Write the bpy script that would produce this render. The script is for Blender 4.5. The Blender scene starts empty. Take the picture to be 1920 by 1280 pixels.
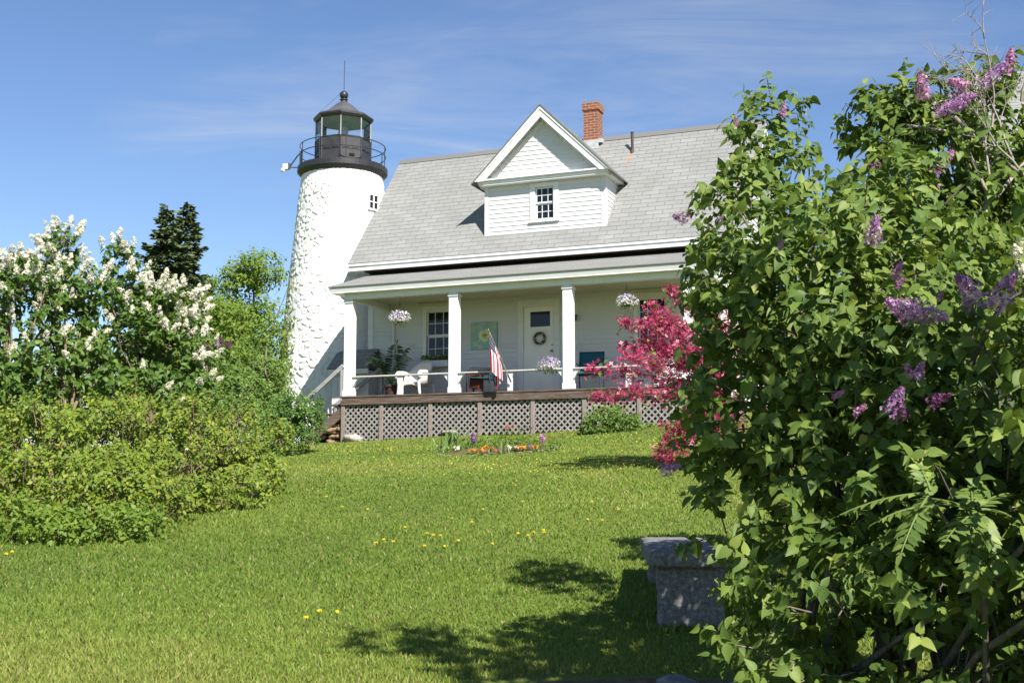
import bpy, math, random
import numpy as np
from mathutils import Vector, Matrix, noise
R = math.radians
scene = bpy.context.scene
col = scene.collection
random.seed(11)
rng = np.random.default_rng(11)

# ------------------------------------------------------------------ camera
EYE = Vector((0, 0, 1.5)); F = 2250.0; PITCH = R(7.0)
cd = bpy.data.cameras.new('camera'); cam = bpy.data.objects.new('camera', cd); col.objects.link(cam)
cam.location = EYE; cam.rotation_euler = (R(90) + PITCH, 0, 0)
cd.sensor_width = 36; cd.lens = 36 * F / 1920; cd.clip_end = 3000; cd.clip_start = .1
scene.camera = cam
FW = Vector((0, math.cos(PITCH), math.sin(PITCH))); UP = Vector((0, -math.sin(PITCH), math.cos(PITCH)))
def at(x, y, Y):
    r = FW + Vector((1, 0, 0)) * ((x - 960) / F) + UP * ((640 - y) / F)
    return EYE + r * (Y / r.y)

# ------------------------------------------------------------------ helpers
def lin(c):
    if isinstance(c, str): c = [int(c[i:i + 2], 16) for i in (0, 2, 4)]
    return tuple(((v / 255) / 12.92 if v / 255 <= .04045 else ((v / 255 + .055) / 1.055) ** 2.4) for v in c)
def link(o, parent=None):
    col.objects.link(o)
    if parent: o.parent = parent
    return o
def tag(o, label=None, cat=None, group=None, kind=None):
    if label: o['label'] = label
    if cat: o['category'] = cat
    if group: o['group'] = group
    if kind: o['kind'] = kind
    return o
def empty(name, loc=(0, 0, 0), rz=0, label=None, cat=None, group=None):
    o = bpy.data.objects.new(name, None); o.location = loc; o.rotation_euler = (0, 0, rz); o.empty_display_size = .2
    link(o); return tag(o, label, cat, group)

class MB:
    def __init__(s): s.v = []; s.f = []; s.uv = []; s.mi = []; s.cur = 0
    def add(s, vs, fs, uvs=None):
        b = len(s.v); s.v += [tuple(v) for v in vs]
        for k, f in enumerate(fs):
            s.f.append(tuple(b + i for i in f)); s.mi.append(s.cur)
            s.uv.append(uvs[k] if uvs else None)
        return s
    def box(s, x0, x1, y0, y1, z0, z1):
        v = [(x0,y0,z0),(x1,y0,z0),(x1,y1,z0),(x0,y1,z0),(x0,y0,z1),(x1,y0,z1),(x1,y1,z1),(x0,y1,z1)]
        return s.add(v, [(0,3,2,1),(4,5,6,7),(0,1,5,4),(1,2,6,5),(2,3,7,6),(3,0,4,7)])
    def bar(s, a, b, w, h, up=(0, 0, 1)):
        a = Vector(a); b = Vector(b); d = (b - a).normalized(); up = Vector(up)
        x = d.cross(up)
        if x.length < 1e-4: x = d.cross(Vector((1, 0, 0)))
        x.normalize(); u = x.cross(d).normalized(); x *= w / 2; u *= h / 2
        v = [a-x-u, a+x-u, a+x+u, a-x+u, b-x-u, b+x-u, b+x+u, b-x+u]
        return s.add(v, [(0,1,2,3),(7,6,5,4),(0,4,5,1),(1,5,6,2),(2,6,7,3),(3,7,4,0)])
    def tube(s, pts, rad, n=8, cap=True):
        pts = [Vector(p) for p in pts]
        if not hasattr(rad, '__len__'): rad = [rad] * len(pts)
        vs = []; fs = []
        t0 = (pts[1] - pts[0]).normalized(); ref = Vector((0, 0, 1)) if abs(t0.z) < .9 else Vector((1, 0, 0))
        x = t0.cross(ref).normalized()
        for i, p in enumerate(pts):
            t = (pts[min(i + 1, len(pts) - 1)] - pts[max(i - 1, 0)]).normalized()
            x = (x - t * x.dot(t)).normalized(); y = t.cross(x)
            for k in range(n):
                a = 2 * math.pi * k / n
                vs.append(p + (x * math.cos(a) + y * math.sin(a)) * rad[i])
        for i in range(len(pts) - 1):
            for k in range(n):
                fs.append((i*n+k, i*n+(k+1)%n, (i+1)*n+(k+1)%n, (i+1)*n+k))
        if cap: fs.append(tuple(range(n - 1, -1, -1))); fs.append(tuple((len(pts)-1)*n + k for k in range(n)))
        return s.add(vs, fs)
    def lathe(s, prof, n=32, c=(0, 0, 0), rot=0.0):
        vs = []; fs = []
        for (r, z) in prof:
            for k in range(n):
                a = 2 * math.pi * k / n + rot; vs.append((c[0] + r*math.cos(a), c[1] + r*math.sin(a), c[2] + z))
        for i in range(len(prof) - 1):
            for k in range(n): fs.append((i*n+k, i*n+(k+1)%n, (i+1)*n+(k+1)%n, (i+1)*n+k))
        return s.add(vs, fs)
    def prism(s, poly, d):            # poly: 3D points, extruded by vector d
        n = len(poly); p = [Vector(q) for q in poly]; d = Vector(d)
        return s.add(p + [q + d for q in p], [tuple(range(n)), tuple(range(2*n-1, n-1, -1))] + [(i, i+n, (i+1)%n+n, (i+1)%n) for i in range(n)])
    def sphere(s, c, r, nu=12, nv=8, sq=(1, 1, 1)):
        prof = [(max(1e-4, r*math.sin(math.pi*i/nv)), -r*math.cos(math.pi*i/nv)) for i in range(nv+1)]
        b = len(s.v); s.lathe(prof, nu)
        for i in range(b, len(s.v)):
            v = s.v[i]; s.v[i] = (c[0]+v[0]*sq[0], c[1]+v[1]*sq[1], c[2]+v[2]*sq[2])
        return s
    def build(s, name, mats, parent=None, loc=None, smooth=False, bevel=0, seg=1):
        me = bpy.data.meshes.new(name); me.from_pydata(s.v, [], s.f)
        if not isinstance(mats, (list, tuple)): mats = [mats]
        for m in mats: me.materials.append(m)
        me.polygons.foreach_set('material_index', s.mi)
        if any(u is not None for u in s.uv):
            uvl = me.uv_layers.new(name='UVMap'); k = 0; data = []
            for f, u in zip(s.f, s.uv):
                for j in range(len(f)): data += list(u[j]) if u else [0, 0]
            uvl.data.foreach_set('uv', data)
        if smooth: me.polygons.foreach_set('use_smooth', [True]*len(s.f))
        me.update()
        o = bpy.data.objects.new(name, me)
        if loc is not None: o.location = loc
        link(o, parent)
        if bevel:
            b = o.modifiers.new('bevel', 'BEVEL'); b.width = bevel; b.segments = seg; b.limit_method = 'ANGLE'; b.angle_limit = R(40)
        return o

def np_mesh(name, V, Fc, mat, rnd=None, smooth=False, rnd2=None):
    """V (n,3); Fc (m,k) constant polygon size"""
    me = bpy.data.meshes.new(name); m, k = Fc.shape
    me.vertices.add(len(V)); me.vertices.foreach_set('co', V.astype(np.float32).ravel())
    me.loops.add(m*k); me.loops.foreach_set('vertex_index', Fc.astype(np.int32).ravel())
    me.polygons.add(m); me.polygons.foreach_set('loop_start', np.arange(m, dtype=np.int32)*k)
    if smooth: me.polygons.foreach_set('use_smooth', np.ones(m, dtype=bool))
    if rnd is not None:
        a = me.attributes.new('rnd', 'FLOAT', 'POINT'); a.data.foreach_set('value', rnd.astype(np.float32))
    if rnd2 is not None:
        a = me.attributes.new('hgt', 'FLOAT', 'POINT'); a.data.foreach_set('value', rnd2.astype(np.float32))
    me.materials.append(mat); me.update(calc_edges=True)
    return me
def mesh_obj(name, me, parent=None):
    return link(bpy.data.objects.new(name, me), parent)
def unit(a): return a / np.maximum(np.linalg.norm(a, axis=-1, keepdims=True), 1e-9)
def scatter(tv, tf, P, D, N, S, rnd=None):
    """copies of a template (x=width, y=along, z=normal) at P, along D, facing N, size S"""
    Y = unit(D); X = unit(np.cross(Y, N)); Z = np.cross(X, Y)
    S = np.broadcast_to(np.asarray(S, float), (len(P),))[:, None, None]
    V = P[:, None, :] + S*(tv[None, :, 0:1]*X[:, None, :] + tv[None, :, 1:2]*Y[:, None, :] + tv[None, :, 2:3]*Z[:, None, :])
    Fc = (tf[None] + (np.arange(len(P))*len(tv))[:, None, None]).reshape(-1, tf.shape[1])
    if rnd is None: rnd = rng.random(len(P))
    return V.reshape(-1, 3), Fc, np.repeat(rnd, len(tv))
def rdir(n, g=rng):
    return unit(g.normal(size=(n, 3)))

# ------------------------------------------------------------------ materials
class NT:
    def __init__(s, name):
        s.m = bpy.data.materials.new(name); s.m.use_nodes = True; s.t = s.m.node_tree
        s.b = s.t.nodes['Principled BSDF']; s.out = s.t.nodes['Material Output']
    def n(s, typ, **kw):
        o = s.t.nodes.new(typ)
        for k, v in kw.items():
            if k.startswith('i_'):
                o.inputs[k[2:].replace('_', ' ')].default_value = v
            else: setattr(o, k, v)
        return o
    def l(s, a, b): s.t.links.new(a, b); return s
    def coord(s, kind='Object'): return s.n('ShaderNodeTexCoord').outputs[kind]
    def noise(s, scale, detail=4, rough=.6, vec=None, dist=0):
        o = s.n('ShaderNodeTexNoise'); o.inputs['Scale'].default_value = scale; o.inputs['Detail'].default_value = detail
        o.inputs['Roughness'].default_value = rough; o.inputs['Distortion'].default_value = dist
        s.l(vec if vec is not None else s.coord(), o.inputs['Vector']); return o.outputs['Fac']
    def ramp(s, fac, stops):
        o = s.n('ShaderNodeValToRGB'); e = o.color_ramp.elements
        while len(e) < len(stops): e.new(.5)
        for el, (p, c) in zip(e, stops): el.position = p; el.color = (*c, 1) if len(c) == 3 else c
        s.l(fac, o.inputs['Fac']); return o.outputs['Color']
    def mix(s, fac, a, b, mode='MIX'):
        o = s.n('ShaderNodeMix', data_type='RGBA', blend_type=mode)
        for sock, v in ((o.inputs[0], fac), (o.inputs[6], a), (o.inputs[7], b)):
            if isinstance(v, (int, float)): sock.default_value = v
            elif isinstance(v, tuple): sock.default_value = (*v, 1) if len(v) == 3 else v
            else: s.l(v, sock)
        return o.outputs[2]
    def math(s, op, a, b=0.0):
        o = s.n('ShaderNodeMath', operation=op)
        for sock, v in ((o.inputs[0], a), (o.inputs[1], b)):
            if isinstance(v, (int, float)): sock.default_value = v
            else: s.l(v, sock)
        return o.outputs[0]
    def base(s, c, rough=.6, spec=.3):
        if isinstance(c, tuple): s.b.inputs['Base Color'].default_value = (*c, 1)
        else: s.l(c, s.b.inputs['Base Color'])
        s.b.inputs['Roughness'].default_value = rough; s.b.inputs['Specular IOR Level'].default_value = spec; return s
    def bump(s, h, strength=.3, dist=.01):
        o = s.n('ShaderNodeBump'); o.inputs['Strength'].default_value = strength; o.inputs['Distance'].default_value = dist
        s.l(h, o.inputs['Height']); s.l(o.outputs['Normal'], s.b.inputs['Normal']); return s
    def stretch(s, sx, sy, sz, kind='Object'):
        o = s.n('ShaderNodeMapping'); o.inputs['Scale'].default_value = (sx, sy, sz); s.l(s.coord(kind), o.inputs['Vector']); return o.outputs['Vector']

def paint(name, c, c2, rough=.5, scale=3.0, bump=.1, amount=(.45, .75), fine=60):
    t = NT(name); f = t.noise(scale, 6, .65)
    t.base(t.ramp(f, [(amount[0], c), (amount[1], c2)]), rough, .25)
    t.bump(t.noise(fine, 3), bump, .004); return t.m
def wood(name, stops, rough=.8, axis=(2, 30, 30), bump=.4):
    t = NT(name); f = t.noise(1.6, 8, .7, t.stretch(*axis)); t.base(t.ramp(f, stops), rough, .15); t.bump(f, bump, .006); return t.m
def leaf_mat(name, stops, rough=.45, trans=.3, tcol=(.30, .42, .04), spec=.35):
    t = NT(name); a = t.n('ShaderNodeAttribute', attribute_name='rnd')
    c = t.ramp(a.outputs['Fac'], stops); t.base(c, rough, spec)
    tr = t.n('ShaderNodeBsdfTranslucent'); t.l(t.mix(.55, c, tcol), tr.inputs['Color'])
    mx = t.n('ShaderNodeMixShader'); mx.inputs[0].default_value = trans
    t.l(t.b.outputs[0], mx.inputs[1]); t.l(tr.outputs[0], mx.inputs[2]); t.l(mx.outputs[0], t.out.inputs['Surface']); return t.m
def plain(name, c, rough=.5, spec=.4, metal=0.0, var=.25, scale=8):
    t = NT(name); f = t.noise(scale, 5, .6)
    d = tuple(x*(1 - var) for x in c)
    t.base(t.ramp(f, [(.35, d), (.7, c)]), rough, spec); t.b.inputs['Metallic'].default_value = metal; return t.m

M = {}
M['white'] = paint('white_paint', (.59, .59, .59), (.47, .465, .44), .5, 1.7, .08, (.5, .82))
M['white_trim'] = paint('white_trim_paint', (.66, .66, .655), (.56, .56, .54), .4, 3, .05, (.5, .8))
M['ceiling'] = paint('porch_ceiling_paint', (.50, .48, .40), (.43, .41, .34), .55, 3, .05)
M['door'] = paint('door_paint', (.78, .76, .70), (.74, .72, .66), .35, 3, .03)
M['black'] = plain('black_painted_iron', (.030, .030, .032), .42, .45, 0, .4, 6)
M['black_panel'] = plain('black_painted_panel', (.045, .043, .047), .5, .4, 0, .35, 5)
M['brown_metal'] = plain('rusty_pipe', (.06, .045, .04), .6, .3)
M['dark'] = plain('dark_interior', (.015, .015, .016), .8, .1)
M['brass'] = plain('brass', (.45, .32, .12), .3, .5, 1.0)
M['deck'] = wood('weathered_deck_wood', [(.3, (.055, .036, .026)), (.5, (.12, .085, .065)), (.72, (.20, .16, .13))])
M['deck_fascia'] = wood('brown_deck_fascia', [(.3, (.05, .034, .027)), (.5, (.105, .076, .060)), (.75, (.22, .185, .16))])
M['grey_wood'] = wood('silvered_wood', [(.3, (.14, .115, .10)), (.55, (.24, .205, .18)), (.75, (.33, .29, .26))], axis=(20, 20, 2))
M['lattice'] = wood('silvered_lattice', [(.3, (.17, .155, .145)), (.55, (.27, .25, .235)), (.75, (.36, .34, .32))], axis=(9, 9, 9))
M['rail_top'] = wood('grey_rail', [(.3, (.38, .37, .35)), (.7, (.56, .55, .52))], axis=(3, 20, 20), bump=.2)
M['grey_rail'] = wood('bare_grey_handrail', [(.3, (.20, .20, .20)), (.7, (.34, .34, .33))], axis=(3, 20, 20), bump=.2)

def shingle_mat(name, c1, c2, c3, row=.14, width=.42, rust=False):
    t = NT(name); uv = t.n('ShaderNodeUVMap', uv_map='UVMap').outputs['UV']
    b = t.n('ShaderNodeTexBrick', offset=.5, offset_frequency=2, squash=1.0)
    b.inputs['Scale'].default_value = 1; b.inputs['Brick Width'].default_value = width; b.inputs['Row Height'].default_value = row
    b.inputs['Mortar Size'].default_value = .008; b.inputs['Mortar Smooth'].default_value = .15; b.inputs['Bias'].default_value = 0
    b.inputs['Color1'].default_value = (*c1, 1); b.inputs['Color2'].default_value = (*c2, 1); b.inputs['Mortar'].default_value = (*c3, 1)
    t.l(uv, b.inputs['Vector'])
    n1 = t.noise(1.1, 7, .7, uv); n2 = t.noise(90, 3, .6, uv)
    c = t.mix(t.ramp(n1, [(.38, (.05, .05, .05)), (.72, (.75, .75, .75))]), b.outputs['Color'], (.15, .15, .135))
    c = t.mix(.35, c, t.ramp(n2, [(.3, (.10, .10, .10)), (.7, (.32, .32, .31))]))
    if rust:
        sp = t.n('ShaderNodeSeparateXYZ'); t.l(uv, sp.inputs[0])
        du = t.math('ABSOLUTE', t.math('SUBTRACT', sp.outputs['X'], 5.80))
        m = t.math('MULTIPLY', t.math('LESS_THAN', du, 2.0), t.math('SUBTRACT', 1.0, t.math('MINIMUM', t.math('MULTIPLY', du, 11.0), 1.0)))
        dv = t.math('MINIMUM', t.math('MAXIMUM', t.math('MULTIPLY', t.math('SUBTRACT', sp.outputs['Y'], 2.9), 1.6), 0.0), 1.0)
        cut = t.math('LESS_THAN', sp.outputs['Y'], 3.55)
        m = t.math('MULTIPLY', t.math('MULTIPLY', m, dv), cut)
        c = t.mix(t.math('MULTIPLY', m, .75), c, (.36, .19, .07))
    t.base(c, .9, .1)
    h = t.math('ADD', t.math('MULTIPLY', b.outputs['Fac'], -1.0), t.math('MULTIPLY', n2, .35)); t.bump(h, .5, .006)
    return t.m
M['shingle'] = shingle_mat('light_grey_asphalt_shingle', (.27, .27, .265), (.215, .215, .21), (.075, .075, .075), row=.155, width=.40, rust=True)
M['shingle2'] = shingle_mat('worn_porch_shingle', (.30, .295, .28), (.24, .235, .22), (.13, .13, .12), row=.13, width=.3)
M['cedar'] = shingle_mat('weathered_cedar_shingle', (.27, .24, .225), (.19, .17, .16), (.06, .05, .05), row=.09, width=.16)

def brick_mat():
    t = NT('red_chimney_brick'); uv = t.n('ShaderNodeUVMap', uv_map='UVMap').outputs['UV']
    b = t.n('ShaderNodeTexBrick', offset=.5)
    for k, v in (('Scale', 1), ('Brick Width', .20), ('Row Height', .068), ('Mortar Size', .009), ('Mortar Smooth', .2)): b.inputs[k].default_value = v
    b.inputs['Color1'].default_value = (.25, .072, .04, 1); b.inputs['Color2'].default_value = (.16, .045, .03, 1); b.inputs['Mortar'].default_value = (.33, .29, .22, 1)
    t.l(uv, b.inputs['Vector']); t.base(t.mix(t.math('MULTIPLY', t.noise(14, 4), .5), b.outputs['Color'], (.20, .09, .05)), .85, .15)
    t.bump(t.math('MULTIPLY', b.outputs['Fac'], -1.0), .6, .01); return t.m
M['brick'] = brick_mat()
M['flashing'] = plain('lead_flashing', (.45, .46, .47), .5, .4, 0, .3)

def glass_dark():
    t = NT('window_glass'); t.base((.010, .012, .016), .05, .4); return t.m
M['glass'] = glass_dark()
def lantern_glass():
    t = NT('lantern_glass'); tr = t.n('ShaderNodeBsdfTransparent'); tr.inputs[0].default_value = (.93, .96, .95, 1)
    g = t.n('ShaderNodeBsdfGlossy'); g.inputs['Roughness'].default_value = .03
    fr = t.n('ShaderNodeFresnel'); fr.inputs[0].default_value = 1.45
    mx = t.n('ShaderNodeMixShader'); t.l(fr.outputs[0], mx.inputs[0]); t.l(tr.outputs[0], mx.inputs[1]); t.l(g.outputs[0], mx.inputs[2])
    t.l(mx.outputs[0], t.out.inputs['Surface']); t.t.nodes.remove(t.b); return t.m
M['lglass'] = lantern_glass()
M['mullion'] = plain('grey_mullion', (.30, .30, .30), .4, .4, 0, .3)
def tower_mat():
    t = NT('whitewashed_rubble'); n = t.noise(.9, 6, .7); n2 = t.noise(7, 5, .65)
    c = t.ramp(n, [(.50, (.68, .68, .67)), (.63, (.66, .64, .57)), (.76, (.58, .50, .35))])
    c = t.mix(t.ramp(n2, [(.58, (0, 0, 0)), (.80, (.45, .45, .45))]), c, (.58, .54, .47)); t.base(c, .75, .15)
    t.bump(t.noise(26, 6, .7), .5, .02); return t.m
M['tower'] = tower_mat()
def stone_mat(name, cs, sc=9):
    t = NT(name); n = t.noise(sc, 8, .75); t.base(t.ramp(n, [(.3, cs[0]), (.5, cs[1]), (.72, cs[2])]), .85, .15); t.bump(t.noise(30, 6, .7), .6, .015); return t.m
M['granite'] = stone_mat('weathered_granite', ((.07, .07, .072), (.165, .16, .158), (.36, .35, .34)), 34)
M['field'] = stone_mat('brown_fieldstone', ((.10, .065, .045), (.23, .15, .10), (.38, .29, .22)))
M['pale_stone'] = stone_mat('pale_fieldstone', ((.17, .15, .13), (.30, .27, .24), (.46, .42, .38)))
M['rock'] = stone_mat('grey_boulder', ((.09, .085, .08), (.19, .18, .17), (.40, .37, .33)))
M['soil'] = stone_mat('bare_soil', ((.05, .032, .02), (.12, .075, .045), (.24, .16, .09)), 14)
M['bark'] = wood('lilac_bark', [(.3, (.06, .05, .04)), (.55, (.15, .13, .11)), (.75, (.27, .25, .22))], axis=(14, 14, 3))
M['bark_red'] = wood('reddish_bark', [(.3, (.10, .07, .05)), (.55, (.24, .17, .12)), (.75, (.40, .31, .24))], axis=(14, 14, 3))
M['bark_dark'] = wood('dark_bark', [(.3, (.03, .025, .02)), (.6, (.07, .055, .045)), (.8, (.12, .10, .085))], axis=(14, 14, 3))
M['dead_twig'] = wood('dead_twig', [(.3, (.16, .13, .115)), (.7, (.33, .29, .26))], axis=(14, 14, 3))

M['leaf_lilac'] = leaf_mat('lilac_leaf', [(0, (.038, .072, .015)), (.35, (.075, .125, .024)), (.7, (.14, .195, .036)), (1, (.21, .24, .05))], .52, .24, spec=.22)
M['leaf_lilac2'] = leaf_mat('far_lilac_leaf', [(0, (.04, .085, .015)), (.6, (.07, .14, .022)), (1, (.12, .19, .03))], .5, .25, spec=.3)
M['leaf_wl'] = leaf_mat('white_lilac_leaf', [(0, (.038, .08, .016)), (.6, (.075, .135, .022)), (1, (.14, .20, .035))], .5, .25, spec=.25)
M['leaf_thicket'] = leaf_mat('thicket_leaf', [(0, (.07, .115, .016)), (.45, (.135, .19, .024)), (.8, (.20, .245, .028)), (.97, (.27, .27, .03)), (1, (.19, .09, .04))], .5, .28, spec=.2)
M['leaf_green'] = leaf_mat('shrub_leaf', [(0, (.05, .10, .018)), (.6, (.10, .165, .028)), (1, (.16, .22, .035))], .5, .25, spec=.25)
M['leaf_birch'] = leaf_mat('birch_leaf', [(0, (.08, .14, .02)), (.6, (.13, .20, .027)), (1, (.20, .25, .036))], .5, .35, spec=.2)
M['leaf_sumac'] = leaf_mat('pinnate_leaf', [(0, (.09, .15, .035)), (.6, (.14, .20, .045)), (1, (.20, .26, .05))], .5, .25, spec=.3)
M['needle'] = leaf_mat('spruce_needle', [(0, (.04, .065, .028)), (.6, (.075, .105, .042)), (1, (.13, .15, .06))], .6, .08, (.06, .09, .02), .2)
M['palm'] = leaf_mat('palm_leaf', [(0, (.012, .03, .012)), (1, (.03, .06, .02))], .4, .1)
M['fl_lilac'] = leaf_mat('lilac_floret', [(0, (.26, .10, .27)), (.5, (.42, .20, .42)), (.9, (.60, .38, .58)), (1, (.72, .55, .70))], .6, .25, (.5, .25, .5), .1)
M['fl_dark'] = leaf_mat('lilac_bud', [(0, (.09, .025, .08)), (.6, (.17, .05, .14)), (1, (.26, .10, .22))], .6, .2, (.2, .06, .16), .1)
M['fl_pink'] = leaf_mat('pink_lilac_floret', [(0, (.36, .10, .27)), (.6, (.52, .22, .42)), (1, (.72, .45, .62))], .6, .25, (.5, .2, .4), .1)
M['fl_white'] = leaf_mat('white_floret', [(0, (.56, .52, .38)), (.5, (.70, .67, .53)), (1, (.80, .78, .68))], .6, .25, (.8, .78, .65), .1)
M['fl_crab'] = leaf_mat('crabapple_petal', [(0, (.16, .014, .045)), (.45, (.36, .04, .10)), (.78, (.53, .11, .20)), (1, (.78, .40, .48))], .5, .3, (.6, .08, .15), .15)
M['fl_lav'] = leaf_mat('petunia_petal', [(0, (.36, .25, .50)), (.35, (.50, .40, .62)), (.5, (.80, .78, .76)), (1, (.84, .82, .80))], .6, .2, (.7, .65, .7), .1)
M['fl_yellow'] = leaf_mat('yellow_petal', [(0, (.70, .50, .02)), (1, (.85, .68, .05))], .6, .2, (.8, .6, .03), .1)
M['fl_orange'] = leaf_mat('orange_petal', [(0, (.45, .14, .02)), (1, (.66, .26, .035))], .6, .2, (.7, .3, .02), .1)
M['fl_purple'] = leaf_mat('purple_petal', [(0, (.16, .05, .20)), (1, (.34, .13, .38))], .6, .2, (.3, .1, .35), .1)
M['fl_red'] = leaf_mat('red_petal', [(0, (.42, .05, .035)), (1, (.58, .11, .06))], .6, .2, (.5, .08, .04), .1)
M['fl_cream'] = leaf_mat('cream_petal', [(0, (.70, .62, .52)), (1, (.82, .78, .74))], .6, .2, (.8, .7, .6), .1)
M['iris_leaf'] = leaf_mat('iris_leaf', [(0, (.07, .12, .04)), (1, (.14, .21, .07))], .45, .2)

# ------------------------------------------------------------------ ground
def sst(a, b, x):
    t = min(1, max(0, (x - a)/(b - a))); return t*t*(3 - 2*t)
def gz(x, y):
    if y < 26: yy = y if y > -6 else -6 - (1 - math.exp((y + 6)/8))*4
    else: yy = 26 + 2.0*(1 - math.exp(-(y - 26)/3.0))
    z = .07 + .1*yy
    xc = max(-8, min(7, x)); z += sst(12, 26, y)*(xc*(.05 if x < 0 else .11))
    z += .035*noise.noise((x*.35, y*.35, 1.7))*sst(-2, 6, y) + .02*noise.noise((x*1.1, y*1.1, 7.7))
    return z
def axis_lines(lo, hi, fine, far, grow=1.22):
    a = list(np.arange(lo, hi + 1e-6, fine)); s = fine
    while a[-1] < far: s *= grow; a.append(a[-1] + s)
    s = fine
    while a[0] > -far: s *= grow; a.insert(0, a[0] - s)
    return a
xs = axis_lines(-12, 10, .22, 1500); ys = axis_lines(2, 32, .22, 1500)
V = np.array([(x, y, gz(x, y)) for y in ys for x in xs]); nx = len(xs)
Fq = np.array([(j*nx+i, j*nx+i+1, (j+1)*nx+i+1, (j+1)*nx+i) for j in range(len(ys)-1) for i in range(nx-1)])
def lawn_mat():
    t = NT('lawn_turf'); p = t.n('ShaderNodeNewGeometry').outputs['Position']
    n1 = t.noise(.55, 5, .6, p); n2 = t.noise(4.5, 6, .7, p); n3 = t.noise(60, 4, .7, p)
    c = t.ramp(n1, [(.35, (.13, .18, .034)), (.5, (.165, .21, .042)), (.66, (.21, .22, .06))])
    c = t.mix(t.ramp(n2, [(.45, (0, 0, 0)), (.75, (.7, .7, .7))]), c, (.17, .155, .05))
    c = t.mix(.5, c, t.ramp(n3, [(.3, (.04, .07, .012)), (.7, (.18, .22, .04))])); t.base(c, .9, .1)
    t.bump(n3, .8, .03); return t.m
M['lawn'] = lawn_mat()
me = np_mesh('lawn', V, Fq, M['lawn'], smooth=True); lawn = tag(mesh_obj('lawn', me), kind='structure')

# ------------------------------------------------------------------ grass blades (one uncountable mass)
def grass():
    n = 460000; g = np.random.default_rng(3)
    d = 4.7*(27/4.7)**g.random(n); th = np.radians(g.uniform(-31, 29, n)); x = d*np.sin(th); y = d*np.cos(th)
    O2 = np.array([-3.87, 27.29]); Uv = np.array([.927, -.375]); Vv = np.array([.375, .927])
    v = (x - O2[0])*Vv[0] + (y - O2[1])*Vv[1]
    pn = np.array([noise.noise((a*.5, b*.5, 3.1)) for a, b in zip(x, y)]); pn2 = np.array([noise.noise((a*2.3, b*2.3, 9.1)) for a, b in zip(x, y)])
    bare = ((x - .55)/.85)**2 + ((y - 5.35)/.42)**2
    keep = (v < -.1) & (bare > .8 + .6*g.random(n)); x, y, d, pn, pn2 = x[keep], y[keep], d[keep], pn[keep], pn2[keep]; n = len(x)
    z = np.array([gz(a, b) for a, b in zip(x, y)])
    h = (.018 + .021*g.random(n)**1.5)*(1 + .35*pn + .2*pn2)
    tall = g.random(n) < .004; h[tall] *= 2.2
    bx = np.maximum(np.abs(x - .99) - .19, 0); by = np.maximum(np.abs(y - 6.83) - .12, 0); nb = np.hypot(bx, by) < .13; h[nb] *= 1 + 1.6*g.random(nb.sum())
    w = .0015 + .00036*d
    az = g.uniform(0, 2*np.pi, n); lean = g.uniform(.1, .9, n)*h
    sx, sy = np.cos(az)*w, np.sin(az)*w; lz = g.uniform(0, 2*np.pi, n); lx, ly = np.cos(lz)*lean, np.sin(lz)*lean
    P = np.stack([x, y, z - .005], 1); O = np.zeros((n, 5, 3))
    O[:, 0] = P + np.stack([-sx, -sy, 0*x], 1); O[:, 1] = P + np.stack([sx, sy, 0*x], 1)
    m = P + np.stack([lx*.35, ly*.35, h*.6], 1); O[:, 2] = m + np.stack([sx*.8, sy*.8, 0*x], 1); O[:, 3] = m - np.stack([sx*.8, sy*.8, 0*x], 1)
    O[:, 4] = P + np.stack([lx, ly, h], 1)
    idx = np.arange(n)[:, None]*5
    Fc = np.concatenate([idx + np.array([[0, 1, 2]]), idx + np.array([[0, 2, 3]]), idx + np.array([[3, 2, 4]])])
    pl_ = np.array([noise.noise((a*.16, b*.22, 5.5)) for a, b in zip(x, y)])
    r = np.clip(.42 + .42*pn + .22*pn2 + .55*pl_ + g.normal(0, .09, n), 0, 1)
    dry = g.random(n) < .03; r[dry] = 1
    t = NT('grass_blade'); a = t.n('ShaderNodeAttribute', attribute_name='rnd')
    c = t.ramp(a.outputs['Fac'], [(0, (.10, .165, .026)), (.3, (.15, .222, .034)), (.6, (.195, .258, .044)), (.88, (.27, .28, .07)), (1, (.37, .31, .14))])
    t.base(c, .55, .2); tr = t.n('ShaderNodeBsdfTranslucent'); t.l(c, tr.inputs[0]); mx = t.n('ShaderNodeMixShader'); mx.inputs[0].default_value = .35
    t.l(t.b.outputs[0], mx.inputs[1]); t.l(tr.outputs[0], mx.inputs[2]); t.l(mx.outputs[0], t.out.inputs['Surface'])
    me = np_mesh('grass', O.reshape(-1, 3), Fc, t.m, np.repeat(r, 5))
    tag(mesh_obj('grass', me), 'short mown green grass blades covering the sloping lawn', 'grass', kind='stuff')
grass()

# ------------------------------------------------------------------ house
HG = .95
OX, OY, OZ = -3.8746, 27.295, 3.589
house = empty('house', (OX, OY, OZ - HG), -R(22), 'white clapboard cottage with grey shingle roof, gabled dormer and open front porch', 'house')
HL = (0, 0, HG)                       # part offset: local z=0 is the deck top
def hb(mb, name, mat, parent=None, **kw):
    return mb.build(name, mat, parent or house, loc=(HL if parent is None else None), **kw)
CA, SA = math.cos(R(22)), math.sin(R(22))
def hw(u, v, z): return Vector((OX + u*CA + v*SA, OY - u*SA + v*CA, OZ + z))   # house coords -> world

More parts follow.
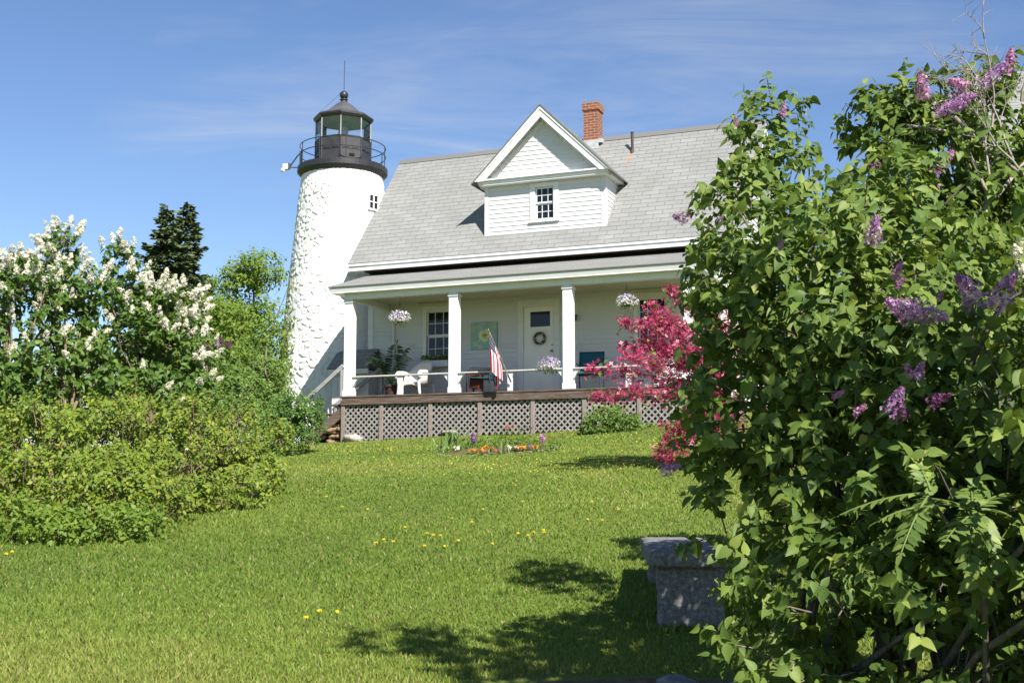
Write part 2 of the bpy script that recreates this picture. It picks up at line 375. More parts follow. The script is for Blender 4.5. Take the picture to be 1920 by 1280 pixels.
def siding(mb, u0, u1, v, z0, z1, holes=(), h=.108, lip=.018, top=None, normal=-1):
    """horizontal clapboards on plane y=v; top(z)->(lo,hi) clips to a gable"""
    z = z0
    while z < z1 - .005:
        zt = min(z + h, z1); a, b = u0, u1
        if top:
            a, b = top(z + .5*h)
            if b - a < .05: z = zt; continue
        cuts = sorted([(max(a, p), min(b, q)) for (p, q, r, s_) in holes if r < z + h*.6 and s_ > z + h*.4])
        cur = a; segs = []
        for p, q in cuts:
            if p > cur: segs.append((cur, p))
            cur = max(cur, q)
        if b > cur: segs.append((cur, b))
        for p, q in segs:
            o = lip*normal
            mb.add([(p, v+o, z), (q, v+o, z), (q, v+.2*o, zt+.004), (p, v+.2*o, zt+.004), (p, v, z), (q, v, z)], [(0,1,2,3), (4,5,1,0)])
            mb.add([(p, v+o, z), (p, v+.2*o, zt), (p, v, z)], [(0,1,2)]); mb.add([(q, v+o, z), (q, v+.2*o, zt), (q, v, z)], [(2,1,0)])
        z = zt
def siding_x(mb, v0, v1, u, z0, z1, clip, h=.108, lip=.018, sgn=1):
    z = z0
    while z < z1 - .005:
        zt = min(z + h, z1); a, b = clip(z + h*.5); a = max(a, v0); b = min(b, v1)
        if b - a > .03:
            o = lip*sgn; mb.add([(u+o, a, z), (u+o, b, z), (u+.2*o, b, zt+.004), (u+.2*o, a, zt+.004), (u, a, z), (u, b, z)], [(0,1,2,3), (4,5,1,0)])
        z = zt
WV = 1.9; UL, UR = -.37, 8.62; VB = 6.64
VE, ZE, VR, ZR = 1.5, 3.38, 4.27, 6.69; TP = (ZR - ZE)/(VR - VE)
RL, RR = -.77, 9.02
DOOR = (3.70, 4.46, .03, 2.10); W1 = (1.20, 1.84, .94, 2.15); W2 = (6.46, 7.10, .94, 2.15)
mb = MB(); siding(mb, UL + .1, UR - .1, WV, -.12, 3.25, [DOOR, W1, W2])
# gable ends
def gclip(z):
    d = (ZR - .12 - z)/TP; return (VR - d, VR + d)
for u, s in ((UL, -1), (UR, 1)):
    siding_x(mb, WV + .1, VB - .1, u, -.12, 6.45, lambda z: gclip(z) if z > 3.5 else (WV, VB), sgn=s)
siding(mb, UL, UR, VB, -.12, 3.25, normal=1)
# inner shell: backing behind the boards
for (a, b, c, d) in ((UL, DOOR[0], -.12, 3.3), (DOOR[1], UR, -.12, 3.3), (DOOR[0], DOOR[1], DOOR[3], 3.3)):
    pass
hb(mb, 'wall', M['white'])
mb = MB(); mb.cur = 0                                                                 # dark room behind doors and windows
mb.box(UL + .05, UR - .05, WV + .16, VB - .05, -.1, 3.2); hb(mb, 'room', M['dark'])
for u in (UL, UR - .1):
    mb = MB(); mb.box(u - .02, u + .1 + .02, WV - .025, WV + .1, -.12, 3.25); hb(mb, 'corner_board', M['white_trim'], bevel=.004)
    mb = MB(); mb.box(u - .02, u + .12, VB - .1, VB + .025, -.12, 3.25); hb(mb, 'corner_board', M['white_trim'], bevel=.004)
M['eave_band'] = plain('dark_brown_band', (.035, .026, .020), .8, .15, 0, .4, 4)
mb = MB(); mb.box(UL + .02, UR - .02, WV - .06, WV - .03, 3.13, 3.20); mb.box(UL + .02, UR - .02, VE + .052, WV - .06, 3.165, 3.188); hb(mb, 'eave_band', M['eave_band'])  # dark brown strip at the wall top and sheet below the soffit
mb = MB(); mb.box(UL + .03, UR - .03, WV + .03, VB - .03, -2.2, -.12); hb(mb, 'foundation', M['pale_stone'])

# roof: real courses with a lip, both slopes
def shingle_slope(mb, u0, u1, ve, ze, vr, zr, row=.155, lip=.006, cols=1):
    L = math.hypot(vr - ve, zr - ze); n = int(round(L/row)); dv, dz = (vr-ve)/L, (zr-ze)/L
    nv, nz = (-dz, dv) if vr > ve else (dz, -dv)
    if nz < 0: nv, nz = -nv, -nz
    for i in range(n):
        a, b = i*L/n, (i+1)*L/n
        def pt(u, s, o): return (u, ve + dv*s + nv*o, ze + dz*s + nz*o)
        v = [pt(u0, a, lip), pt(u1, a, lip), pt(u1, b+.004, .001), pt(u0, b+.004, .001), pt(u0, a, -.02), pt(u1, a, -.02)]
        t = i*row
        uv1 = [(u0, t+.012), (u1, t+.012), (u1, t+row), (u0, t+row)]; uv2 = [(u0, t+.02)]*4
        fs = [(0,1,2,3), (4,5,1,0)] if vr > ve else [(3,2,1,0), (0,1,5,4)]
        mb.add(v, fs, [uv1 if vr > ve else uv1[::-1], uv2])
mb = MB()
shingle_slope(mb, RL, RR, VE, ZE, VR, ZR); shingle_slope(mb, RL, RR, 2*VR - VE, ZE, VR, ZR)
mb.add([(RL, VE, ZE-.03), (RR, VE, ZE-.03), (RR, VR, ZR-.03), (RL, VR, ZR-.03), (RR, 2*VR-VE, ZE-.03), (RL, 2*VR-VE, ZE-.03)], [(3,2,1,0), (5,4,2,3)])
for u in (RL, RR):
    mb.add([(u, VE, ZE-.03), (u, VR, ZR-.03), (u, VR, ZR+.005), (u, VE, ZE+.005), (u, 2*VR-VE, ZE-.03), (u, 2*VR-VE, ZE+.005)], [(0,1,2,3), (1,4,5,2)])
mb.prism([(RL-.01, VR-.13, ZR-.13), (RL-.01, VR, ZR+.022), (RL-.01, VR+.13, ZR-.13), (RL-.01, VR, ZR-.01)], (RR-RL+.02, 0, 0))
roof = hb(mb, 'roof', M['shingle'])
mb = MB()
mb.box(RL+.01, RR-.01, VE+.015, VE+.05, ZE-.19, ZE-.012)             # eave fascia
mb.box(RL+.005, RR-.005, VE-.012, VE+.02, ZE-.075, ZE-.018)          # crown mould
mb.box(RL+.01, RR-.01, VE+.05, WV-.02, ZE-.165, ZE-.15)              # soffit
hb(mb, 'fascia', M['white_trim'], bevel=.004)
for (u, u0, u1) in ((RL + .012, RL+.04, UL), (RR - .04, UR, RR-.04)):
    mb = MB()
    for s in (1, -1):
        e = VR - s*(VR - VE - .02)
        mb.prism([(u, e, ZE-.03), (u, e, ZE-.2), (u, VR, ZR-.24), (u, VR, ZR-.035)], (.03, 0, 0))
        e = VR - s*(VR - VE - .03); mb.add([(u0, e, ZE-.16), (u1, e, ZE-.16), (u1, VR, ZR-.16), (u0, VR, ZR-.16)], [(0,1,2,3)])
    hb(mb, 'rake_board', M['white_trim'])

# chimney
def uvbox(mb, x0, x1, y0, y1, z0, z1):
    v = [(x0,y0,z0),(x1,y0,z0),(x1,y1,z0),(x0,y1,z0),(x0,y0,z1),(x1,y0,z1),(x1,y1,z1),(x0,y1,z1)]
    w, d = x1-x0, y1-y0
    mb.add(v, [(0,1,5,4),(1,2,6,5),(2,3,7,6),(3,0,4,7),(4,5,6,7),(0,3,2,1)],
      [[(0,z0),(w,z0),(w,z1),(0,z1)], [(.1,z0),(.1+d,z0),(.1+d,z1),(.1,z1)], [(0,z0),(w,z0),(w,z1),(0,z1)], [(.1,z0),(.1+d,z0),(.1+d,z1),(.1,z1)], [(0,0),(w,0),(w,d),(0,d)], [(0,0),(w,0),(w,d),(0,d)]])
ch = MB(); uvbox(ch, 4.50, 4.88, 4.0, 4.40, 6.2, 7.36); uvbox(ch, 4.472, 4.908, 3.972, 4.428, 7.36, 7.56)
chim = ch.build('chimney', M['brick'], roof)
mb = MB(); mb.box(4.49, 4.89, 3.985, 4.41, 6.3, 6.58); mb.box(4.88, 4.99, 3.99, 4.2, 6.50, 6.60); mb.build('chimney_flashing', M['flashing'], roof)
mb = MB(); mb.tube([(5.83, 3.79, 5.9), (5.83, 3.79, 6.6)], .034, 14); mb.tube([(5.83, 3.79, 6.57), (5.83, 3.79, 6.605)], .039, 14)
mb.tube([(5.83, 3.79, 5.95), (5.83, 3.79, 6.17)], [.09, .04], 14); mb.build('vent_pipe', M['brown_metal'], roof, smooth=False)

# dormer
DU0, DU1, DV, DZ0, DZ1 = 2.72, 5.72, 1.93, 3.86, 5.06; DC = 4.22; DA = 6.85; DW = (3.99, 4.45, 4.17, 4.94)
def dsl(z): return (DA - .10 - z)     # half width of the gable at height z (45 degrees)
mb = MB(); siding(mb, DU0 + .08, DU1 - .1, DV, DZ0, DZ1, [DW], h=.108)
siding(mb, 0, 0, DV, 5.2, 6.66, h=.108, top=lambda z: (DC - dsl(z), DC + dsl(z)))
rv = lambda z: VE + (z - ZE)/TP
for u, s in ((DU0, -1), (DU1, 1)): siding_x(mb, DV + .07, 9, u, DZ0, DZ1, lambda z: (DV, rv(z) + .05), h=.108, sgn=s)
mb.box(DU0 - .018, DU0 + .08, DV - .022, DV + .07, DZ0 - .02, DZ1); mb.box(DU1 - .10, DU1 + .018, DV - .022, DV + .09, DZ0 - .02, DZ1)
mb.box(DU0 + .02, DU1 - .02, DV + .15, DV + .2, DZ0, DZ1)
mb.prism([(DU0 - .05, DV + .004, 5.2), (DU1 + .05, DV + .004, 5.2), (DC, DV + .004, 6.74)], (0, .02, 0))
dorm = hb(mb, 'dormer', M['white'])
mb = MB()
mb.box(2.62, 5.82, 1.74, DV, 5.06, 5.10); mb.box(2.60, 5.84, 1.72, DV, 5.10, 5.16); mb.box(2.57, 5.87, 1.68, DV, 5.16, 5.20)
for s, ue in ((-1, DU0), (1, DU1)):                                                   # side eaves running back into the roof
    u0, u1 = sorted((ue, ue + s*.15)); mb.box(u0, u1, DV, rv(5.1) + .1, 5.06, 5.18)
mb.build('dormer_cornice', M['white_trim'], dorm, bevel=.004)
mb = MB()
for s in (-1, 1):
    u_e = DC + s*1.70
    mb.prism([(u_e, 1.66, 5.15), (DC, 1.66, 6.80), (DC, 1.66, 6.56), (u_e - s*.26, 1.66, 5.15)], (0, .035, 0))       # rake board
    mb.prism([(u_e, 1.64, 5.15), (DC, 1.64, 6.815), (DC, 1.64, 6.74), (u_e - s*.075, 1.64, 5.15)], (0, .02, 0))      # crown
    mb.prism([(u_e - s*.04, 1.695, 5.2), (DC, 1.695, 6.73), (DC, 1.695, 6.70), (u_e - s*.075, 1.695, 5.2)], (0, DV - 1.695, 0))  # soffit
    mb.prism([(u_e - s*.26, DV-.03, 5.2), (DC, DV-.03, 6.60), (DC, DV-.03, 6.50), (u_e - s*.36, DV-.03, 5.2)], (0, .03, 0))
mb.build('dormer_rake_board', M['white_trim'], dorm)
mb = MB()
for s in (-1, 1):
    ue = DC + s*1.75; ze = 5.105; V0, V1 = 1.625, 4.42
    L = 1.75*math.sqrt(2); n = 17
    for i in range(n):
        a, b = i/n, (i+1)/n
        p = lambda t, v, o: (ue + (DC - ue)*t + s*o*.707, v, ze + 1.75*t + o*.707)
        vs = [p(a, V0, .004), p(a, V1, .004), p(b, V1, .002), p(b, V0, .002), p(a, V0, -.015), p(a, V1, -.015)]
        uu = [(V0, i*.155+.012), (V1, i*.155+.012), (V1, (i+1)*.155), (V0, (i+1)*.155)]
        mb.add(vs, [(0,1,2,3) if s > 0 else (3,2,1,0), (4,5,1,0) if s > 0 else (0,1,5,4)], [uu if s > 0 else uu[::-1], [(0, .02)]*4])
    mb.prism([(ue, V0, ze-.03), (DC, V0, ze+1.72), (DC, V0, ze+1.752), (ue, V0, ze+.002)], (0, V1 - V0, 0))
mb.build('dormer_roof', M['shingle'], dorm)

def window(name, W, v, parent, nx, ny, case=.10, lvl=True, topcase=.12, sill=True):
    """double-hung window: casing + sashes with bars; glass set back"""
    u0, u1, z0, z1 = W; mb = MB(); c = case
    mb.box(u0 - c, u0, v - .03, v + .02, z0 - .03, z1 + topcase); mb.box(u1, u1 + c, v - .03, v + .02, z0 - .03, z1 + topcase)
    mb.box(u0, u1, v - .03, v + .02, z1, z1 + topcase); mb.box(u0 - c - .02, u1 + c + .02, v - .06, v + .02, z0 - .075, z0 - .03)
    mb.box(u0, u1, v - .025, v + .05, z0 - .03, z0)
    fr = mb.build(name, M['white_trim'], parent, loc=(HL if parent is house else None), bevel=.003)
    sm = MB(); s = .035; zm = (z0 + z1)/2
    for (a, b, vv) in ((z0, zm, v + .045), (zm, z1, v + .02)):
        sm.box(u0, u0 + s, vv, vv + .025, a, b); sm.box(u1 - s, u1, vv, vv + .025, a, b)
        sm.box(u0 + s, u1 - s, vv, vv + .025, a, a + s); sm.box(u0 + s, u1 - s, vv, vv + .025, b - s, b)
        for i in range(1, nx):
            x = u0 + (u1-u0)*i/nx; sm.box(x - .008, x + .008, vv + .004, vv + .022, a + s, b - s)
        for j in range(1, ny):
            z = a + s + (b - a - 2*s)*j/ny; sm.box(u0 + s, u1 - s, vv + .006, vv + .020, z - .008, z + .008)
    gl = MB()
    gl.box(u0 + .01, u1 - .01, v + .062, v + .066, z0 + .01, zm); gl.box(u0 + .01, u1 - .01, v + .036, v + .040, zm, z1 - .01)
    if parent is house:
        sm.build('sash', M['white_trim'], fr); gl.build('window_pane', M['glass'], fr)
    else:
        sm.build('sash', M['white_trim'], parent); gl.build('window_pane', M['glass'], parent)
window('dormer_window', DW, DV, dorm, 3, 2, case=.13, topcase=.10)
window('window', W1, WV, house, 3, 2); window('window', W2, WV, house, 3, 2)
for W in (W1, W2):
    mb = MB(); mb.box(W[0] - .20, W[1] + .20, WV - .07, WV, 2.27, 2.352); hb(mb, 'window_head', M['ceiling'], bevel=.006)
# door
u0, u1, z0, z1 = DOOR
mb = MB(); mb.box(u0, u1, WV + .02, WV + .065, z0, 1.64); mb.box(u0, u0 + .16, WV + .02, WV + .065, 1.64, 1.99); mb.box(u1 - .16 + .05, u1, WV + .02, WV + .065, 1.64, 1.99)
mb.box(u0, u1, WV + .02, WV + .065, 1.99, z1)
for (a, b, c, d) in ((u0 + .13, u0 + .36, .2, .75), (u1 - .36, u1 - .13, .2, .75)): mb.box(a, b, WV + .012, WV + .02, c, d)
door = hb(mb, 'door', M['door'], bevel=.004)
mb = MB(); mb.box(u0 + .15, u1 - .10, WV + .035, WV + .045, 1.63, 2.0); mb.build('door_pane', M['glass'], door)
mb = MB(); mb.sphere((u1 - .06, WV - .03, 1.06), .03, 12, 8); mb.tube([(u1 - .06, WV + .03, 1.06), (u1 - .06, WV - .02, 1.06)], .012, 8);
mb.build('door_knob', M['brass'], door, smooth=True)
mb = MB(); mb.sphere((u1 - .06, WV + .012, 1.2), .02, 10, 6); mb.build('deadbolt', M['brass'], door, smooth=True)
mb = MB(); mb.box(u0 - .14, u0, WV - .035, WV + .06, -.02, 2.28); mb.box(u1, u1 + .14, WV - .035, WV + .06, -.02, 2.28); mb.box(u0, u1, WV - .035, WV + .06, z1, 2.28)
mb.box(u0 - .03, u1 + .03, WV - .06, WV + .06, -.02, .03); hb(mb, 'door_casing', M['white_trim'], bevel=.004)
# downpipe, wall lamp
mb = MB(); mb.tube([(.33, WV - .05, -.05), (.33, WV - .05, 2.1), (.28, WV - .04, 2.25)], .033, 10)
for z in (.3, 1.1, 1.9): mb.box(.285, .375, WV - .09, WV, z, z + .03)
hb(mb, 'downpipe', M['white_trim'])
mb = MB(); mb.lathe([(.001, .0), (.05, .0), (.05, .02), (.035, .03)], 14, (4.98, WV - .02, 1.83)); mb.lathe([(.03, 0), (.055, -.03), (.06, -.13), (.03, -.15), (.001, -.15)], 14, (4.98, WV - .10, 1.86)); mb.bar((4.98, WV, 1.85), (4.98, WV - .1, 1.86), .025, .025)
hb(mb, 'wall_lamp', M['black'])

# porch
PU0, PU1 = 0.0, 8.22
mb = MB(); k = 0
b = .13
n = int((WV - .02)/b)
for i in range(n + 1):
    mb.box(PU0 - .02, PU1, i*b + .004, min(WV - .02, (i + 1)*b - .004), -.035, 0)
hb(mb, 'porch_floor', M['deck'], bevel=.003)
mb = MB(); mb.box(PU0 - .02, 3.40, -.03, .004, -.20, -.037); mb.box(3.404, PU1, -.03, .004, -.20, -.037); mb.box(PU0 - .022, PU0 + .01, .004, WV - .03, -.2, -.037); mb.box(PU1 - .03, PU1, .004, WV - .03, -.2, -.037)
mb.box(PU0 - .025, PU1, -.045, .003, -.034, .002)
hb(mb, 'porch_fascia_board', M['deck_fascia'], bevel=.004)
def lattice(u0, u1, z0, z1, v, along='u'):
    mb = MB(); sp = .136; w = .036
    def P(a, z, o): return (a, v + o, z) if along == 'u' else (v + o, a, z)
    for sg, off in ((1, 0), (-1, .009)):
        c = -(z1 - z0)
        while c < (u1 - u0) + (z1 - z0):
            # line: a = c + t, z = t (sg=1) or a = c+t, z=H-t
            H = z1 - z0; t0 = max(0, -c); t1 = min(H, (u1 - u0) - c)
            if t1 - t0 > .02:
                q0 = (u0 + c + t0, z0 + t0 if sg > 0 else z1 - t0); q1 = (u0 + c + t1, z0 + t1 if sg > 0 else z1 - t1)
                if along == 'u': mb.bar((q0[0], v + off, q0[1]), (q1[0], v + off, q1[1]), w, .008, up=(0, 1, 0))
                else: mb.bar((v + off, q0[0], q0[1]), (v + off, q1[0], q1[1]), w, .008, up=(1, 0, 0))
            c += sp
    return mb
LP = [.03, 1.01, 2.23, 3.42, 4.65, 5.81, 7.0, 8.16]
def lz(u): return -1.0 + .022*u
for i in range(len(LP) - 1):
    hb(lattice(LP[i] + .04, LP[i+1] - .04, lz(LP[i]), -.2, .03), 'lattice_panel', M['lattice'])
for u in LP:
    mb = MB(); mb.box(u - .047, u + .047, -.002, .028, lz(u) - .1, -.2); hb(mb, 'lattice_post', M['grey_wood'], bevel=.004)
hb(lattice(.08, WV - .1, -.95, -.2, PU0 + .01, 'v'), 'lattice_panel', M['lattice'])
# porch posts
def post(u):
    mb = MB(); w = .105
    mb.box(u - w, u + w, .0, .2, 0, 2.23); mb.box(u - w - .012, u + w + .012, -.014, .214, 0, .13); mb.box(u - w - .02, u + w + .02, -.022, .222, 2.14, 2.2)
    hb(mb, 'porch_post', M['white_trim'], bevel=.006)
for u in (.13, 2.77, 5.44, 8.06): post(u)
mb = MB(); mb.box(.02, PU1, .0, .17, 2.23, 2.47); mb.box(.02, .19, .17, WV - .02, 2.23, 2.47); mb.box(PU1 - .17, PU1, .17, WV - .02, 2.23, 2.47)
hb(mb, 'porch_beam', M['white_trim'], bevel=.004)
mb = MB(); mb.box(.19, PU1 - .17, .17, WV - .03, 2.36, 2.38)
for i in range(1, 14):
    v = .17 + i*.125; mb.box(.19, PU1 - .17, v - .003, v + .003, 2.354, 2.36)
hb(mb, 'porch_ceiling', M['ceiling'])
PE0, PE1, PV, PZ = -.30, 8.45, -.20, 2.51; PT = (3.14 - PZ)/(WV - .03 - PV)
mb = MB(); shingle_slope(mb, PE0, PE1, PV, PZ, WV - .03, 3.14, row=.13, lip=.004)
mb.add([(PE0, PV, PZ-.03), (PE1, PV, PZ-.03), (PE1, WV-.03, 3.11), (PE0, WV-.03, 3.11)], [(3,2,1,0)])
for u in (PE0, PE1): mb.add([(u, PV, PZ-.03), (u, WV-.03, 3.11), (u, WV-.03, 3.15), (u, PV, PZ+.01)], [(0,1,2,3)])
hb(mb, 'porch_roof', M['shingle2'])
mb = MB(); mb.prism([(PE0+.012, PV+.012, PZ-.032), (PE0+.012, PV+.045, PZ-.14), (PE0+.012, PV+.075, PZ-.14), (PE0+.012, PV+.05, PZ-.032)], (PE1-PE0-.024, 0, 0))
for u in (PE0 + .012, PE1 - .042): mb.prism([(u, PV+.04, PZ-.032), (u, PV+.04, PZ-.14), (u, WV-.03, 3.0), (u, WV-.03, 3.108)], (.03, 0, 0))
mb.box(PE0 + .04, PE1 - .04, PV + .04, 0, PZ - .15, PZ - .13)
for (a, b_) in ((PE0 + .042, .02), (PU1, PE1 - .042)): mb.box(a, b_, 0, WV - .03, PZ - .15, PZ - .13)
mb.prism([(.03, 0, 2.47), (.03, WV - .03, 2.47), (.03, WV - .03, 3.0)], (.05, 0, 0))
hb(mb, 'porch_eave_trim', M['white_trim'])
# rails
for (a, b_) in ((.235, 2.665), (2.875, 4.10), (4.10, 5.335), (5.545, 7.955)):
    mb = MB(); mb.box(a - .01, b_ + .01, .015, .155, .425, .455); hb(mb, 'hand_rail', M['rail_top'], bevel=.005)
for u in (1.45, 4.10, 6.75):
    mb = MB(); mb.prism([(u-.05, .05, 0), (u+.05, .05, 0), (u+.05, .05, .3), (u+.09, .05, .425), (u-.09, .05, .425), (u-.05, .05, .3)], (0, .08, 0)); hb(mb, 'rail_post', M['white_trim'], bevel=.004)
for (u, s) in ((.13, 1), (2.77, -1), (2.77, 1), (5.44, -1), (5.44, 1), (8.06, -1)):
    mb = MB(); e = u + s*.119; mb.prism([(e, .05, .425), (e + s*.14, .05, .425), (e + s*.05, .05, .31), (e, .05, .22)], (0, .07, 0)); hb(mb, 'rail_bracket', M['white_trim'])
# steps on the left end
mb = MB()
for k in range(4):
    mb.box(-.34 - .27*k, -.03 - .27*k, .06, 1.34, -.165 - .2*k - .04, -.165 - .2*k)
    mb.box(-.05 - .27*k, -.032 - .27*k, .08, 1.30, -.165 - .2*k - .25, -.165 - .2*k - .042)
for v in (.03, 1.345):
    mb.prism([(-.02, v, -.22), (-.02, v, -.48), (-1.12, v, -1.30), (-1.12, v, -1.04)], (0, .03, 0))
stairs = hb(mb, 'stairs', M['deck'], bevel=.003)
mb = MB(); mb.bar((.03, -.02, .70), (-.98, -.02, -.10), .045, .09); mb.box(-.03, .012, -.035, .0, -.1, .68); mb.box(-.99, -.94, -.04, .0, -1.15, -.06)
mb.build('stair_rail', M['grey_rail'], stairs)
mb = MB(); mb.bar((.36, 1.2, .75), (-.98, 1.36, -.1), .045, .09); mb.box(.33, .40, 1.18, 1.24, 0, .72); mb.box(-.99, -.94, 1.35, 1.39, -1.15, -.06); mb.build('stair_rail', M['grey_rail'], stairs)

# entry passage between house and tower
ps = empty('entry_passage', hw(-1.3, 4.2, -.95), -R(22), 'low white lean-to entry with grey shingle roof between the tower and the cottage corner', 'entry')
def pl(mb, name, mat, **kw):
    return mb.build(name, mat, ps, loc=(1.3, -4.2, .95), **kw)
mb = MB(); mb.box(-1.10, -.10, 1.42, 1.86, -1.6, .74)
for i in range(1, 7): mb.box(-1.10 + i*.145 - .004, -1.10 + i*.145 + .004, 1.412, 1.42, -1.5, .64)
pl(mb, 'wall', M['white'])
mb = MB(); shingle_slope(mb, -1.2, -.06, 1.32, .80, 1.86, 1.30, row=.12)
mb.prism([(-1.2, 1.32, .775), (-1.2, 1.86, 1.27), (-1.2, 1.86, .78)], (1.14, 0, 0)); pl(mb, 'roof', M['shingle'])
mb = MB(); mb.box(-1.18, -.06, 1.325, 1.355, .66, .772); mb.box(-1.18, -.06, 1.30, 1.327, .72, .77); pl(mb, 'fascia', M['white_trim'])

# ------------------------------------------------------------------ things on the porch
def hthing(name, u, v, z, rz, label, cat, group=None):
    return empty(name, hw(u, v, z), -R(22) + rz, label, cat, group)
M['wicker'] = paint('white_wicker', (.60, .59, .56), (.42, .41, .38), .7, 30, .6, (.4, .7), 140)
M['teal'] = plain('teal_sling', (.012, .10, .135), .7, .2, 0, .25, 30)
M['frame'] = plain('dark_chair_frame', (.035, .035, .04), .4, .4)
M['terracotta'] = plain('dark_pot', (.06, .035, .03), .7, .2)
# wicker armchair (faces -y)
t = hthing('wicker_armchair', 1.44, .95, 0, R(-12), 'white wicker armchair with rounded back beside the potted palm', 'chair')
mb = MB(); pts = []; n = 15
rows = 7
for j in range(rows + 1):
    for i in range(n + 1):
        a = math.pi*(.0 + 1.0*i/n); top = .42 + (.56)*math.sin(a)**.55
        z = .30 + (top - .30)*j/rows
        rr = .34 + .05*j/rows
        pts.append((rr*math.cos(a), .02 + .30*math.sin(a) + .10*(j/rows)*math.sin(a), z))
fs = [(j*(n+1)+i, j*(n+1)+i+1, (j+1)*(n+1)+i+1, (j+1)*(n+1)+i) for j in range(rows) for i in range(n)]
mb.add(pts, fs); o = mb.build('backrest', M['wicker'], t, smooth=True); sm = o.modifiers.new('solid', 'SOLIDIFY'); sm.thickness = .035
mb = MB(); mb.box(-.33, .33, -.34, .30, .30, .37); mb.build('seat', M['wicker'], t, bevel=.02, seg=2)
for s in (-1, 1):
    mb = MB(); mb.tube([(s*.37, .10, .60), (s*.38, -.15, .62), (s*.385, -.36, .60), (s*.385, -.43, .54), (s*.385, -.42, .47), (s*.385, -.37, .47)], [.05, .055, .06, .055, .045, .03], 10)
    mb.box(s*.37 - .02, s*.37 + .02, -.36, .12, .32, .60); mb.build('armrest', M['wicker'], t, smooth=True)
for s in (-1, 1):
    mb = MB(); mb.tube([(s*.35, -.38, .50), (s*.34, -.37, .30), (s*.36, -.37, .12), (s*.40, -.39, 0)], [.045, .045, .04, .035], 8); mb.build('leg', M['wicker'], t, smooth=True)
    mb = MB(); mb.tube([(s*.31, .28, .34), (s*.33, .30, 0)], [.04, .03], 8); mb.build('leg', M['wicker'], t)
mb = MB(); arc = [(.32*math.cos(math.pi*i/10), -.36, .14 + .17*math.sin(math.pi*i/10)**.8) for i in range(11)]
for i in range(10): mb.prism([arc[i], arc[i+1], (arc[i+1][0], -.36, .33), (arc[i][0], -.36, .33)], (0, .03, 0))
mb.build('skirt', M['wicker'], t)

t.scale = (.86, .86, .92)

def sling_chair(t):
    for s in (-1, 1):
        mb = MB(); mb.tube([(s*.27, .28, 0), (s*.27, .20, .42), (s*.27, .33, .92)], .014, 8); mb.build('rear_leg', M['frame'], t)
        mb = MB(); mb.tube([(s*.27, -.28, 0), (s*.27, -.24, .6), (s*.27, -.16, .62), (s*.27, .24, .60)], .014, 8); mb.build('front_leg', M['frame'], t)
    mb = MB(); mb.prism([(-.26, -.26, .39), (.26, -.26, .39), (.26, .20, .37), (-.26, .20, .37)], (0, 0, .02)); mb.build('seat', M['teal'], t)
    mb = MB(); mb.prism([(-.26, .21, .42), (.26, .21, .42), (.26, .33, .90), (-.26, .33, .90)], (0, .02, .005)); mb.build('backrest', M['teal'], t)
    for a_, b_ in ((.33, .91), (-.25, .39)):
        mb = MB(); mb.tube([(-.27, a_, b_), (.27, a_, b_)], .014, 8); mb.build('cross_bar', M['frame'], t)
sling_chair(hthing('sling_chair', 5.62, .95, 0, R(8), 'teal sling patio chair facing the lawn, right of the porch post nearest the door', 'chair', 'teal patio chairs on the porch'))
sling_chair(hthing('sling_chair', 3.06, 1.0, 0, R(-78), 'teal sling patio chair seen side-on behind the flag and beside the table', 'chair', 'teal patio chairs on the porch'))
t = hthing('side_table', 2.62, 1.25, 0, 0, 'low dark porch table partly behind the second post', 'table')
mb = MB(); mb.box(-.02, .62, -.25, .25, .52, .56); mb.build('table_top', M['frame'], t, bevel=.006)
for (x, y) in ((.02, -.21), (.58, -.21), (.02, .21), (.58, .21)):
    mb = MB(); mb.tube([(x, y, 0), (x, y, .52)], .014, 8); mb.build('leg', M['frame'], t)
t = hthing('tray_of_ornaments', 2.78, 1.2, .565, 0, 'tray with a row of small white ornaments on the porch table', 'tray')
mb = MB(); mb.box(-.14, .4, -.14, .14, 0, .035); mb.build('tray', M['black'], t)
for i in range(9):
    mb = MB(); mb.sphere((-.1 + .06*i, -.08 + .03*(i % 2), .055), .02, 8, 6); mb.build('ornament', M['fl_cream'], t)
M['redbrown'] = plain('red_brown_wood', (.11, .035, .02), .6, .25)
t = hthing('wooden_crate', 2.78, 1.0, 0, R(4), 'red-brown wooden box under the porch table', 'box')
mb = MB(); mb.box(-.02, .24, -.15, .15, .17, .48)
for z in (.2, .3, .4): mb.box(-.03, .25, -.16, -.15, z, z + .07)
mb.build('box_body', M['redbrown'], t, bevel=.005)
for (x, y) in ((0, -.13), (.22, -.13), (0, .13), (.22, .13)):
    mb = MB(); mb.box(x - .015, x + .015, y - .015, y + .015, 0, .17); mb.build('leg', M['redbrown'], t)

